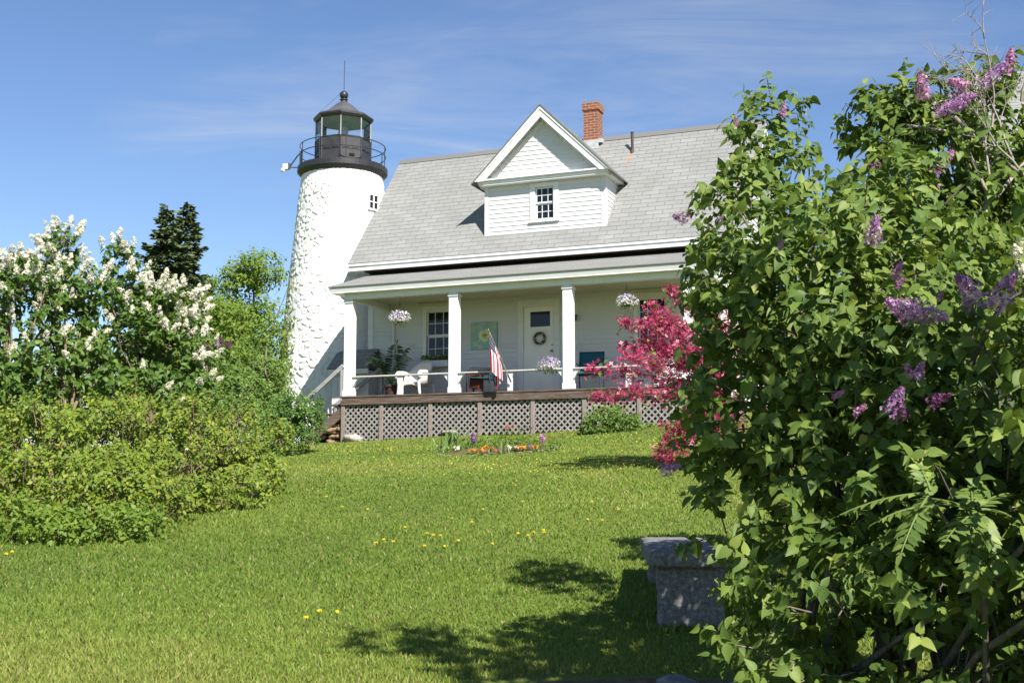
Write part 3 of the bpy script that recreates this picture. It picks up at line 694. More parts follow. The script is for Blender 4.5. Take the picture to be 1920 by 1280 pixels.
# palm in a pot
t = hthing('potted_palm', .78, .95, 0, 0, 'dark green potted palm with arching fronds on the left of the porch', 'plant')
mb = MB(); mb.lathe([(.001, 0), (.13, 0), (.17, .26), (.19, .26), (.19, .31), (.16, .31), (.15, .26), (.001, .26)], 20); mb.build('pot', M['terracotta'], t)
def frond(parent, base, tip, sag, n, ll, mat, name='frond', width=.10, g=rng, droop=.4):
    base = np.array(base, float); tip = np.array(tip, float); T = np.linspace(0, 1, n); mid = (base + tip)/2 + np.array([0, 0, sag])
    pts = ((1-T)**2)[:, None]*base + (2*T*(1-T))[:, None]*mid + (T**2)[:, None]*tip
    tan = unit(np.gradient(pts, axis=0)); side = unit(np.cross(tan, np.array([0, 0, 1.0])))
    P = []; D = []; N = []; S = []
    for i in range(1, n):
        for s in (-1, 1):
            k = T[i]; P.append(pts[i]); D.append(side[i]*s + tan[i]*.55 + np.array([0, 0, -droop]) + g.normal(0, .08, 3)); N.append(np.cross(side[i], tan[i]) + g.normal(0, .12, 3))
            S.append(ll*(math.sin(math.pi*min(1, .12 + .88*k))**.5*.7 + .3))
    P.append(pts[-1]); D.append(tan[-1]); N.append(np.cross(side[-1], tan[-1])); S.append(ll*.8)
    tv = np.array([(0,0,0), (-width,.35,.02), (0,.4,0), (width,.35,.02), (-width*.8,.7,0), (0,.72,-.03), (width*.8,.7,0), (0,1,-.1)]); tf = np.array([(0,2,1),(0,3,2),(1,2,4),(2,5,4),(2,3,5),(3,6,5),(4,5,7),(5,6,7)])
    V, Fc, r = scatter(tv, tf, np.array(P), np.array(D), np.array(N), np.array(S))
    st = MB(); st.tube([tuple(p) for p in pts], [.006*(1 - .6*k) for k in T], 5)
    b0 = len(V); Vs = np.array(st.v); Fs = np.array([f for f in st.f if len(f) == 4]); Fs = np.concatenate([Fs[:, [0,1,2]], Fs[:, [0,2,3]]])
    me = np_mesh(name, np.concatenate([V, Vs]), np.concatenate([Fc, Fs + b0]), mat, np.concatenate([r, np.full(len(Vs), .5)])); return mesh_obj(name, me, parent)
for (tx, ty, tz, sg) in ((-.62, -.1, .98, .55), (-.45, .1, 1.12, .45), (.36, .1, 1.18, .4), (.2, -.2, 1.22, .35), (-.25, -.3, .86, .45), (.5, -.1, .92, .5), (-.05, .2, 1.05, .3), (-.55, -.3, .80, .5)):
    frond(t, (0, 0, .28), (tx, ty, tz), sg, 22, .26, M['palm'], width=.06)

# florets & flower baskets
FT = []
for k in range(4):
    a = k*math.pi/2; c, s = math.cos(a), math.sin(a)
    FT.append([(0, 0, 0), (c*.5 - s*.28, s*.5 + c*.28, .12), (c, s, .05), (c*.5 + s*.28, s*.5 - c*.28, .12)])
FTV = np.array([p for q in FT for p in q]); FTF = np.array([f for k in range(4) for f in ((4*k, 4*k+3, 4*k+2), (4*k, 4*k+2, 4*k+1))])
LFV = np.array([(0,0,0), (-.28,.4,.06), (0,.45,0), (.28,.4,.06), (0,1,-.08)]); LFF = np.array([(0,2,1), (0,3,2), (1,2,4), (2,3,4)])
def basket(u, v, z, w, label, group, hang=True, onrail=False, purple=.5):
    t = hthing('flower_basket', u, v, z, 0, label, 'flower basket', group); g = np.random.default_rng(int(u*100))
    mb = MB(); mb.lathe([(.001, -.10), (.06, -.09), (.11, 0), (.115, .02), (.10, .0), (.001, -.02)], 16); mb.build('basket', M['terracotta'], t)
    if hang:
        mb = MB()
        for k in range(3):
            a = k*2.1; mb.tube([(.11*math.cos(a), .11*math.sin(a), .02), (0, 0, .38), (0, 0, .62)], .0035, 5)
        mb.build('hanger', M['frame'], t)
    n = 420; D = rdir(n, g); D[:, 2] = D[:, 2]*.8 + .12
    P = D*np.array([w, w, w*.72])*g.uniform(.7, 1.08, n)[:, None] + np.array([0, 0, .03])
    P[:, 2] -= .25*np.maximum(0, np.hypot(P[:, 0], P[:, 1]) - w*.6)
    low = (P[:, 2] < -.02)
    r = np.where(P[:, 2] > (.02 + .05*g.normal(size=n)), g.uniform(0, purple, n), g.uniform(.45, 1, n))
    V, Fc, rr = scatter(FTV, FTF, P, rdir(n, g), D + .3*rdir(n, g), g.uniform(.018, .03, n), r)
    mesh_obj('flowers', np_mesh('flowers', V, Fc, M['fl_lav'], rr), t)
    n = 260; D = rdir(n, g); P = D*np.array([w, w, w*.75])*g.uniform(.4, 1.0, n)[:, None] + np.array([0, 0, 0.0])
    V, Fc, rr = scatter(LFV, LFF, P, D + .5*rdir(n, g) - np.array([0, 0, .3]), rdir(n, g), g.uniform(.03, .05, n))
    mesh_obj('leaves', np_mesh('leaves', V, Fc, M['leaf_green'], rr), t)
basket(1.40, .10, 1.73, .235, 'white hanging basket of petunias at the left window, under the porch beam', 'flower baskets on the porch', purple=.75)
basket(6.73, .10, 1.79, .235, 'lavender and white hanging basket in front of the right porch window', 'flower baskets on the porch', purple=.6)
basket(5.03, .02, .50, .25, 'lavender and white flower basket set on the porch handrail before the door', 'flower baskets on the porch', hang=False, purple=.4)
# window box
t = hthing('window_box', 1.52, WV - .14, .78, 0, 'white window box with green plants under the left porch window', 'planter')
mb = MB(); mb.box(-.34, .34, -.10, .10, 0, .02); mb.box(-.34, .34, -.10, -.085, .02, .15); mb.box(-.34, .34, .085, .10, .02, .15); mb.box(-.34, -.325, -.085, .085, .02, .15); mb.box(.325, .34, -.085, .085, .02, .15); mb.build('box_body', M['white_trim'], t, bevel=.003)
n = 260; P = np.stack([rng.uniform(-.36, .33, n), rng.uniform(-.09, .09, n), rng.uniform(.1, .26, n)], 1)
V, Fc, r = scatter(LFV, LFF, P, rdir(n) + np.array([0, -.2, .5]), rdir(n), rng.uniform(.05, .09, n)); mesh_obj('plants', np_mesh('plants', V, Fc, M['leaf_green'], r), t)
n = 22; P = np.stack([rng.uniform(-.2, .33, n), rng.uniform(-.12, .02, n), rng.uniform(.2, .28, n)], 1); V, Fc, r = scatter(FTV, FTF, P, rdir(n), rdir(n) + np.array([0, -1, .5]), .018); mesh_obj('flowers', np_mesh('flowers', V, Fc, M['fl_cream'], r), t)
# daffodil painting: flat board with painted shapes
def painting_mat():
    t = NT('daffodil_painting'); uv = t.n('ShaderNodeUVMap', uv_map='UVMap').outputs['UV']
    n = t.noise(4, 4, .6, uv); c = t.ramp(n, [(.3, (.22, .36, .34)), (.5, (.30, .44, .40)), (.7, (.42, .52, .42))])
    def blob(c, x, y, r, colr, soft=.15, wob=.06):
        mp = t.n('ShaderNodeVectorMath', operation='SUBTRACT'); t.l(uv, mp.inputs[0]); mp.inputs[1].default_value = (x, y, 0)
        ln = t.n('ShaderNodeVectorMath', operation='LENGTH'); t.l(mp.outputs[0], ln.inputs[0])
        d = t.math('ADD', ln.outputs['Value'], t.math('MULTIPLY', t.math('SUBTRACT', t.noise(7, 3, .6, uv), .5), wob*4))
        return t.mix(t.ramp(d, [(max(0, r - r*soft), (1, 1, 1)), (r, (0, 0, 0))]), c, colr)
    for (x, y, r) in ((.42, .62, .12), (.60, .66, .12), (.52, .36, .13), (.42, .45, .12), (.66, .48, .12)): c = blob(c, x, y, r, (.62, .66, .40), .4)
    for (x, y, r) in ((.12, .80, .09),): c = blob(c, x, y, r, (.50, .50, .16), .4)
    for (x, y, r) in ((.18, .2, .12), (.35, .12, .1), (.3, .3, .07)): c = blob(c, x, y, r, (.42, .55, .38), .6, .12)
    c = blob(c, .53, .51, .12, (.55, .48, .09)); c = blob(c, .53, .51, .055, (.18, .16, .05)); t.base(c, .5, .2); return t.m
t = hthing('painting', 2.715, WV - .03, 1.17, 0, 'square teal painting of a yellow daffodil on the clapboard wall', 'painting')
mb = MB(); mb.add([(-.335, -.012, 0), (.335, -.012, 0), (.335, -.012, .63), (-.335, -.012, .63)], [(0,1,2,3)], [[(0,0),(1,0),(1,1),(0,1)]]); mb.build('picture', painting_mat(), t)
mb = MB(); mb.box(-.335, .335, -.01, .01, 0, .63); mb.build('board', M['teal'], t)
# wreath on the door
t = hthing('wreath', 4.11, WV - .01, 1.36, 0, 'round wreath of cream and pink flowers hanging on the front door', 'wreath')
mb = MB(); mb.tube([(.125*math.cos(a), -.02, .125*math.sin(a)) for a in np.linspace(0, 2*math.pi, 25)], .03, 8); mb.build('twig_ring', M['bark_dark'], t)
n = 130; a = rng.uniform(0, 2*np.pi, n); rr_ = rng.uniform(.085, .17, n); P = np.stack([rr_*np.cos(a), rng.uniform(-.07, -.03, n), rr_*np.sin(a)], 1)
for nm, m, sl in (('cream_flowers', 'fl_cream', slice(0, 60)), ('pink_flowers', 'fl_pink', slice(60, 85)), ('leaves', 'leaf_lilac', slice(85, 130))):
    q = P[sl]; V, Fc, r = scatter(FTV, FTF, q, rdir(len(q)), rdir(len(q))*.5 + np.array([0, -1, 0]), rng.uniform(.014, .024, len(q))); mesh_obj(nm, np_mesh(nm, V, Fc, M[m], r), t)

# flag
def flag_mat():
    t = NT('flag_cloth'); uv = t.n('ShaderNodeUVMap', uv_map='UVMap').outputs['UV']; sp = t.n('ShaderNodeSeparateXYZ'); t.l(uv, sp.inputs[0])
    fl = t.math('FLOOR', t.math('MULTIPLY', sp.outputs['Y'], 13.0)); odd = t.math('MODULO', fl, 2.0)
    c = t.mix(odd, (.42, .012, .030), (.74, .72, .71))
    inc = t.math('MULTIPLY', t.math('LESS_THAN', sp.outputs['X'], .40), t.math('GREATER_THAN', sp.outputs['Y'], 6/13))
    gx = t.math('SUBTRACT', t.math('FRACT', t.math('MULTIPLY', sp.outputs['X'], 15.0)), .5); gy = t.math('SUBTRACT', t.math('FRACT', t.math('MULTIPLY', sp.outputs['Y'], 16.7)), .5)
    rr = t.math('SQRT', t.math('ADD', t.math('MULTIPLY', gx, gx), t.math('MULTIPLY', gy, gy)))
    star = t.math('LESS_THAN', rr, .16); can = t.mix(star, (.012, .016, .05), (.8, .8, .8))
    t.base(t.mix(inc, c, can), .7, .15); tr = t.n('ShaderNodeBsdfTranslucent'); t.l(t.b.inputs['Base Color'].links[0].from_socket, tr.inputs[0]); mx = t.n('ShaderNodeMixShader'); mx.inputs[0].default_value = .12
    t.l(t.b.outputs[0], mx.inputs[1]); t.l(tr.outputs[0], mx.inputs[2]); t.l(mx.outputs[0], t.out.inputs['Surface']); return t.m
t = hthing('flag', 4.14, -.05, .25, 0, 'small American flag drooping from a slanted pole on the porch rail', 'flag')
pb, pt_ = Vector((0, .02, 0)), Vector((-.34, -.36, 1.04))
mb = MB(); mb.tube([pb - (pt_ - pb)*.05, pt_], .011, 8); mb.build('flag_pole', M['bark_red'], t)
mb = MB(); mb.sphere(pt_, .024, 10, 8); mb.build('finial', M['brass'], t, smooth=True)
mb = MB(); mb.tube([pb - (pt_ - pb)*.06, pb + (pt_ - pb)*.1], .018, 8); mb.build('bracket', M['frame'], t)
mb = MB(); ns, nt = 53, 30; vs = []
for j in range(nt + 1):
    for i in range(ns + 1):
        s, q = i/ns, j/nt                     # s: along hoist (0 = low, 1 = near the tip), q: along the fly
        h = pb + (pt_ - pb)*(.46 + .50*s)
        gather = min(1, q*1.5); gather = gather*gather*(3 - 2*gather)
        fold = math.sin(s*12 + q*1.2)*.045*gather
        k_ = 1 - s; uu_ = k_/.55 if k_ < .55 else 1 - (k_ - .55)/.45*.75; bk_ = 0 if k_ < .55 else .05
        x = h.x*(1 - gather) + gather*(-.335 + .25*uu_ + .02*q) + .004*math.sin(s*23)
        y = h.y*(1 - gather*.5) + gather*.5*(-.26) + fold*.5 + bk_*gather
        z = h.z - .80*q*(.80 + .24*s) - .06*(1 - s)*q
        vs.append((x, y, z))
w = ns + 1
mb.add(vs, [(j*w+i, j*w+i+1, (j+1)*w+i+1, (j+1)*w+i) for j in range(nt) for i in range(ns)], [[(j/nt, i/ns), (j/nt, (i+1)/ns), ((j+1)/nt, (i+1)/ns), ((j+1)/nt, i/ns)] for j in range(nt) for i in range(ns)])
mb.build('flag_cloth', flag_mat(), t, smooth=True)

# ------------------------------------------------------------------ lighthouse
TX, TY, TB = -4.92, 34.0, 2.4
LK = 30.9/34.0
lh = empty('lighthouse', (TX*LK, TY*LK, 1.5 + (TB - 1.5)*LK), 0, 'tapered whitewashed rubble-stone lighthouse tower with black iron lantern and gallery', 'lighthouse')
lh.scale = (LK, LK, LK)
def TZ(z): return z - TB
def trad(z): return 1.80 + (z - 4.15)*(1.20 - 1.80)/(10.45 - 4.15)
def tower():
    na, nz = 440, 620; z0, z1 = 2.2, 10.5; A = np.linspace(0, 2*np.pi, na, endpoint=False); Z = np.linspace(z0, z1, nz)
    a, z = np.meshgrid(A, Z); a = a.ravel(); z = z.ravel(); r = 1.80 + (z - 4.15)*(-.6)/6.3
    g = np.random.default_rng(5); NC = 42; ch = .175; s = a/(2*np.pi)*NC; q = (z - z0)/ch; NR = int((z1 - z0)/ch) + 3
    jx = g.uniform(-.05, 1.05, (NR + 2, NC)); jz = g.uniform(-.05, 1.05, (NR + 2, NC)); hh = g.uniform(.5, 1.15, (NR + 2, NC)); tl = g.normal(0, .5, (NR + 2, NC)); tz = g.normal(.2, .4, (NR + 2, NC)); sz = g.uniform(.6, 1.5, (NR+2, NC))
    ci = np.floor(s).astype(int); cj = np.floor(q).astype(int); best = np.full(len(s), 9.); sec = best.copy(); H = np.zeros(len(s)); DX = H.copy(); DZ = H.copy(); T1 = H.copy(); T2 = H.copy()
    for dj in (-1, 0, 1):
        for di in (-1, 0, 1):
            J = np.clip(cj + dj + 1, 0, NR + 1); I = (ci + di) % NC
            dx = (ci + di + jx[J, I] + .5*(dj % 2)*0) - s; dz = (cj + dj + jz[J, I]) - q
            d = np.sqrt((dx*1.0)**2 + (dz*.95)**2)*sz[J, I]
            m = d < best; sec = np.where(m, best, np.minimum(sec, d)); best = np.where(m, d, best)
            H = np.where(m, hh[J, I], H); DX = np.where(m, dx, DX); DZ = np.where(m, dz, DZ); T1 = np.where(m, tl[J, I], T1); T2 = np.where(m, tz[J, I], T2)
    e = np.clip((sec - best)/.42, 0, 1); prof = e*e*(3 - 2*e)*np.clip(1.05 - .35*best, .4, 1)
    smear = np.array([noise.noise((math.cos(x)*1.2, math.sin(x)*1.2, y*.45 + 4)) for x, y in zip(a[::1], z[::1])])
    fine = np.array([noise.noise((x*22, y*9, 2.0)) for x, y in zip(a, z)]); fine2 = np.array([noise.noise((x*55, y*25, 8.0)) for x, y in zip(a, z)])
    amp = .034*np.clip(.7 + .9*smear, .15, 1.25)*np.clip((10.35 - z)/.5, .25, 1)
    disp = amp*(prof*H*(1 + .55*(DX*T1 + DZ*T2))) + .012*fine + .007*fine2 - .03
    r = r + disp
    V = np.stack([r*np.cos(a), r*np.sin(a), z - TB], 1)
    j, i = np.meshgrid(np.arange(nz - 1), np.arange(na), indexing='ij'); j = j.ravel(); i = i.ravel(); i2 = (i + 1) % na
    Fc = np.stack([j*na+i, j*na+i2, (j+1)*na+i2, (j+1)*na+i], 1)
    return mesh_obj('stone_tower', np_mesh('stone_tower', V, Fc, M['tower'], smooth=True), lh)
tower()
mb = MB(); mb.lathe([(1.0, TZ(10.40)), (1.17, TZ(10.42)), (1.27, TZ(10.52)), (1.30, TZ(10.55)), (1.30, TZ(10.70)), (1.26, TZ(10.73)), (.2, TZ(10.75))], 64); mb.build('gallery', M['black'], lh, smooth=False)
mb = MB(); RG = 1.235
for z in (11.34, 11.08): mb.tube([(RG*math.cos(a), RG*math.sin(a), TZ(z)) for a in np.linspace(0, 2*math.pi, 65)], .013, 6, cap=False)
for k in range(10):
    a = R(-90 + 12 + 36*k); mb.tube([(RG*math.cos(a), RG*math.sin(a), TZ(10.7)), (RG*math.cos(a), RG*math.sin(a), TZ(11.34))], .013, 6)
mb.build('gallery_railing', M['black'], lh)
# lantern: octagon, a corner toward the camera side at px ~650
RO = .80; OCT = [R(-90 + 3 + 45*k) for k in range(8)]; ZP0, ZP1, ZG1 = 10.74, 11.51, 12.12
oc = lambda k, r, z: Vector((r*math.cos(OCT[k % 8]), r*math.sin(OCT[k % 8]), TZ(z)))
mb = MB()
for k in range(8):
    a, b_ = oc(k, RO, ZP0), oc(k+1, RO, ZP0); n_ = ((a + b_)/2); n_.z = 0; n_.normalize(); H = ZP1 - ZP0
    mb.add([a, b_, b_ + Vector((0,0,H)), a + Vector((0,0,H)), a*.94, b_*.94, b_*.94 + Vector((0,0,H)), a*.94 + Vector((0,0,H))], [(0,1,2,3), (3,2,6,7), (5,4,7,6)])
    e = (b_ - a)
    for (p, q) in ((.12, .44), (.56, .88)):                                # arched raised panels
        pts = [a + e*p + Vector((0,0,.44)), a + e*q + Vector((0,0,.44))]
        for i in range(7):
            t_ = math.pi*i/6; pts.append(a + e*((p+q)/2 + (q-p)/2*math.cos(t_)) + Vector((0, 0, .62 + .07*math.sin(t_))))
        mb.prism([x - n_*.002 for x in pts], n_*.016)
    mb.prism([a + e*.06 + Vector((0,0,.40)), a + e*.94 + Vector((0,0,.40)), a + e*.94 + Vector((0,0,.415)), a + e*.06 + Vector((0,0,.415))], n_*.012)
    mb.tube([a + Vector((0,0,0)), a + Vector((0,0,H))], .022, 6)
mb.build('lantern_wall', M['black_panel'], lh)
for k in (0, 6):
    mb = MB(); a, b_ = oc(k, RO, ZP0), oc(k+1, RO, ZP0); n_ = (a + b_)/2; n_.z = 0; n_.normalize(); c0 = a + (b_-a)*(.42 if k == 0 else .3) + Vector((0,0,.19)); d0 = a + (b_-a)*(.68 if k == 0 else .6) + Vector((0,0,.19))
    mb.prism([c0, d0, d0 + Vector((0,0,.07)), c0 + Vector((0,0,.07))], n_*.02)
    mb.build('lantern_vent', M['dark'], lh)
for k in range(8):
    mb = MB(); a, b_ = oc(k, RO - .02, ZP1), oc(k+1, RO - .02, ZP1); H = Vector((0, 0, ZG1 - ZP1 + .05)); mb.add([a, b_, b_ + H, a + H], [(0,1,2,3)]); mb.build('lantern_pane', M['lglass'], lh)
for k in range(8):
    mb = MB(); mb.bar(oc(k, RO - .005, ZP1), oc(k, RO - .005, ZG1 + .04), .026, .03); mb.build('mullion', M['mullion'], lh)
mb = MB(); mb.lathe([(RO - .01, TZ(ZP1 - .01)), (RO + .02, TZ(ZP1)), (RO - .02, TZ(ZP1) + .03)], 8, rot=OCT[0]); mb.build('sill_ring', M['black'], lh)
M['grey_roof'] = plain('grey_lantern_roof', (.085, .085, .09), .5, .4, 0, .3, 3)
mb = MB(); mb.lathe([(RO - .04, TZ(12.10)), (RO + .03, TZ(12.10)), (RO + .075, TZ(12.17)), (RO + .075, TZ(12.22)), (RO - .04, TZ(12.26))], 8, rot=OCT[0]); mb.build('lantern_cornice', M['black'], lh)
mb = MB(); mb.lathe([(RO + .06, TZ(12.222)), (.60, TZ(12.34)), (.40, TZ(12.50)), (.24, TZ(12.64)), (.15, TZ(12.70)), (.10, TZ(12.71))], 8, rot=OCT[0]); lroof = mb.build('lantern_roof', M['grey_roof'], lh)
M['lceil'] = plain('lantern_ceiling', (.78, .82, .74), .7, .2, 0, .15, 3)
mb = MB(); mb.lathe([(RO*.93, TZ(ZP1)), (RO*.93, TZ(10.82)), (.001, TZ(10.82))], 8, rot=OCT[0]); mb.build('lantern_bounce_lining', M['lceil'], lh)  # pale floor and lining added to bounce sunlight onto the ceiling
mb = MB(); mb.lathe([(RO - .05, TZ(12.10)), (.5, TZ(12.28)), (.001, TZ(12.42))], 8, rot=OCT[0]); mb.build('lantern_ceiling', M['lceil'], lh)
mb = MB(); mb.lathe([(.14, TZ(12.66)), (.14, TZ(12.70)), (.10, TZ(12.71)), (.085, TZ(12.76)), (.12, TZ(12.78)), (.12, TZ(12.80)), (.07, TZ(12.82))], 18); mb.sphere((0, 0, TZ(12.93)), .128, 20, 14); mb.build('ventilator_ball', M['black'], lh, smooth=True)
mb = MB(); mb.tube([(0, 0, TZ(13.03)), (0, 0, TZ(13.98))], .010, 6); mb.build('lightning_rod', M['black'], lh)
mb = MB(); mb.tube([(-.12, -.02, TZ(12.97)), (-.40, -.3, TZ(12.55)), (-.62, -.5, TZ(12.25))], .004, 5); mb.build('ground_wire', M['frame'], lh)
M['lens'] = plain('pale_lens', (.45, .52, .47), .2, .5, 0, .2, 12)
mb = MB(); mb.lathe([(.001, TZ(11.42)), (.1, TZ(11.42)), (.1, TZ(11.60)), (.11, TZ(11.62)), (.15, TZ(11.8)), (.11, TZ(11.98)), (.001, TZ(12.0))], 18); mb.build('lamp_lens', M['lens'], lh, smooth=True)
# floodlight on a bracket
mb = MB(); ga = (-1.15, -.55, 0)
mb.tube([(-1.10, -.52, TZ(11.08)), (-1.22, -.55, TZ(10.95)), (-1.42, -.58, TZ(10.64))], .022, 6); mb.tube([(-1.16, -.52, TZ(10.62)), (-1.45, -.58, TZ(10.61))], .018, 6); mb.box(-1.16, -1.10, -.56, -.50, TZ(10.66), TZ(11.1)); mb.tube([(-1.45, -.58, TZ(10.55)), (-1.45, -.58, TZ(10.72))], .04, 8)
fb = mb.build('light_bracket', M['black'], lh)
mb = MB(); mb.box(-1.62, -1.47, -.66, -.48, TZ(10.54), TZ(10.70)); mb.tube([(-1.60, -.6, TZ(10.54)), (-1.64, -.64, TZ(10.48))], [.07, .05], 10); mb.build('floodlight', M['white_trim'], fb, bevel=.01)
# small window on the sunny side
wa = R(-90 + 50); wz = 9.53; wr = trad(wz) + .0
n_ = Vector((math.cos(wa), math.sin(wa), 0)); s_ = Vector((-math.sin(wa), math.cos(wa), 0)); c = n_*wr; c.z = TZ(wz)
mb = MB()
for (x0, x1, z0_, z1_) in ((-.2, -.15, -.24, .24), (.15, .2, -.24, .24), (-.15, .15, .19, .24), (-.15, .15, -.24, -.19), (-.02, .02, -.19, .19), (-.15, .15, -.012, .012)):
    mb.prism([c + s_*x0 + Vector((0,0,z0_)), c + s_*x1 + Vector((0,0,z0_)), c + s_*x1 + Vector((0,0,z1_)), c + s_*x0 + Vector((0,0,z1_))], n_*.05)
tw = mb.build('tower_window', M['white_trim'], lh)
mb = MB(); mb.prism([c + s_*-.15 + Vector((0,0,-.19)), c + s_*.15 + Vector((0,0,-.19)), c + s_*.15 + Vector((0,0,.19)), c + s_*-.15 + Vector((0,0,.19))], n_*.025); mb.build('window_pane', M['glass'], tw)

# ------------------------------------------------------------------ outbuilding at the far right
p0 = at(1884, 270, 26)
ob = empty('shingled_building', (p0.x, p0.y, gz(p0.x, p0.y)), -R(12), 'weathered grey shingled building behind the tall lilac at the right edge', 'building')
H0 = p0.z - ob.location.z
mb = MB()
def uvq(a, b_, c, d, w, h): mb.add([a, b_, c, d], [(0,1,2,3)], [[(0,0),(w,0),(w,h),(0,h)]])
uvq((0,0,0), (7,0,0), (7,0,H0), (0,0,H0), 7, H0); uvq((0,6,0), (0,0,0), (0,0,H0), (0,6,H0), 6, H0); uvq((7,0,0), (7,6,0), (7,6,H0), (7,0,H0), 6, H0); uvq((7,6,0), (0,6,0), (0,6,H0), (7,6,H0), 7, H0)
mb.add([(0,0,H0), (0,3,H0+2.6), (0,6,H0)], [(2,1,0)], [[(0,0),(3,2.6),(6,0)]]); mb.add([(7,0,H0), (7,3,H0+2.6), (7,6,H0)], [(0,1,2)], [[(0,0),(3,2.6),(6,0)]])
mb.build('wall', M['cedar'], ob)
mb = MB(); shingle_slope(mb, -.25, 7.25, -.3, H0 - .22, 3, H0 + 2.65); shingle_slope(mb, -.25, 7.25, 6.3, H0 - .22, 3, H0 + 2.65); mb.prism([(-.25, -.3, H0-.24), (-.25, 3, H0+2.63), (-.25, 6.3, H0-.24), (-.25, 3, H0+2.5)], (7.5, 0, 0)); mb.build('roof', M['shingle'], ob)

# ------------------------------------------------------------------ vegetation tools
def cordate():
    mid = [(0, 0, 0), (0, .22, -.005), (0, .5, -.02), (0, .78, -.06), (0, 1.06, -.14)]
    sd = [(.17, -.09, .03), (.34, .10, .08), (.35, .36, .08), (.20, .70, .02)]
    V = mid + sd + [(-x, y, z) for x, y, z in sd]
    Fs = []
    for o, fl in ((5, 0), (9, 1)):
        tri = [(0, o, 1), (o, o+1, 1), (1, o+1, 2), (o+1, o+2, 2), (2, o+2, 3), (o+2, o+3, 3), (3, o+3, 4)]
        Fs += [t if not fl else t[::-1] for t in tri]
    return np.array(V), np.array(Fs)
CV, CF = cordate()
SV = np.array([(0,0,0), (-.32,.35,.07), (0,.42,0), (.32,.35,.07), (0,1,-.1)]); SF = np.array([(0,2,1), (0,3,2), (1,2,4), (2,3,4)])
def vnoise(P, s, o):
    return np.array([noise.noise((p[0]*s + o, p[1]*s, p[2]*s)) for p in P])
def crown(lobes, n, seed, shell=.55, gap=0.0, gs=1.6, wob=.22):
    """sprig bases + outward directions; lobes (x,y,z,rx,ry,rz)"""
    g = np.random.default_rng(seed); L = np.array(lobes, float); w = (L[:, 3]*L[:, 5]); w = w/w.sum()
    k = g.choice(len(L), n, p=w); D = rdir(n, g); r = shell + (1 - shell)*g.random(n)**.7
    P = L[k, :3] + D*L[k, 3:6]*r[:, None]
    nz_ = vnoise(P, gs, seed*1.7); P = P + D*L[k, 3:6]*(wob*nz_)[:, None]
    keep = vnoise(P, gs*1.3, seed*3.1 + 50) > (gap - 1 if gap <= 0 else -1 + gap*1.0)
    if gap > 0: keep = vnoise(P, gs*1.3, seed*3.1 + 50) > (gap - .5)
    return P[keep], unit(D[keep]*np.array([1, 1, .8]) + np.array([0, 0, .25])), g
def foliage(P, D, g, per, size, twig, tv, tf, droop=.35, spread=.9, nup=.5, hue=.5):
    n = len(P); Pl = []; Dl = []; Nl = []; Sl = []; Rl = []
    hb_ = np.clip(g.normal(.5, .22, n), 0, 1)
    for j in range(per):
        t_ = (j // 2 + .6)/(per/2); side = rdir(n, g); side = unit(side - D*(side*D).sum(1, keepdims=True))
        if j % 2: side = -prev
        prev = side
        Pl.append(P + D*(twig*t_) + side*size*.12); d = D*.35 + side*spread + np.array([0, 0, -droop]) + .25*g.normal(size=(n, 3)); Dl.append(d)
        Nl.append(D*.35 + np.array([.22, -.42, nup]) + .42*g.normal(size=(n, 3))); Sl.append(size*g.uniform(.45, 1.2, n)*(1 - .35*max(0, t_ - .6)))
        Rl.append(np.clip(hb_*hue + (1 - hue)*g.random(n) + .18*(t_ - .5), 0, 1))
    return scatter(tv, tf, np.concatenate(Pl), np.concatenate(Dl), np.concatenate(Nl), np.concatenate(Sl), np.concatenate(Rl))
def twigs(mb, P, D, g, L, k, r=.0025):
    for i in g.choice(len(P), min(k, len(P)), replace=False):
        p, d = P[i], D[i]; mb.tube([tuple(p - d*L*.9 + np.array([0, 0, -.3*L])), tuple(p), tuple(p + d*L*.9)], [r*1.6, r*1.2, r*.6], 4, cap=False)
def stems(mb, bases, P, g, k, r0, r1, bow=.2, n=7, wig=.05):
    for i in g.choice(len(P), min(k, len(P)), replace=False):
        b_ = Vector(bases[int(g.integers(len(bases)))]); e = Vector(P[i]); pts = []
        m = Vector((b_.x*.72 + e.x*.28, b_.y*.72 + e.y*.28, b_.z + (e.z - b_.z)*(.5 + bow)))
        for j in range(n + 1):
            t_ = j/n; q = b_*(1-t_)**2 + m*2*t_*(1-t_) + e*t_*t_
            if 0 < j < n: q += Vector(g.normal(0, wig, 3))*(.3 + .7*t_)*.6
            pts.append(q)
        mb.tube(pts, [r0 + (r1 - r0)*(j/n)**.8 for j in range(n + 1)], 6, cap=False)
def panicle_mesh(name, mat, n, L, W, fs, seed):
    g = np.random.default_rng(seed); t_ = g.random(n)**.8; r = W*np.sqrt(np.clip(1 - t_, .03, 1))*(.55 + .45*np.minimum(1, t_*6))*g.uniform(.6, 1.05, n); a = g.uniform(0, 2*np.pi, n)
    r = r*(1 + .25*np.sin(a*3 + t_*9))
    P = np.stack([r*np.cos(a), r*np.sin(a), t_*L], 1); N = np.stack([np.cos(a), np.sin(a), .35 + 0*a], 1) + .5*g.normal(size=(n, 3))
    V, Fc, rr = scatter(FTV, FTF, P, np.cross(N, rdir(n, g)), N, fs*g.uniform(.7, 1.2, n)); return np_mesh(name, V, Fc, M[mat], rr)
def panicle(me, parent, p, d, s=1.0, inv=None):
    o = bpy.data.objects.new('flower_cluster', me); q = Vector(d).to_track_quat('Z', 'Y')
    o.rotation_mode = 'QUATERNION'; o.rotation_quaternion = q; o.location = Vector(p) - parent.location; o.scale = (s, s, s); return link(o, parent)
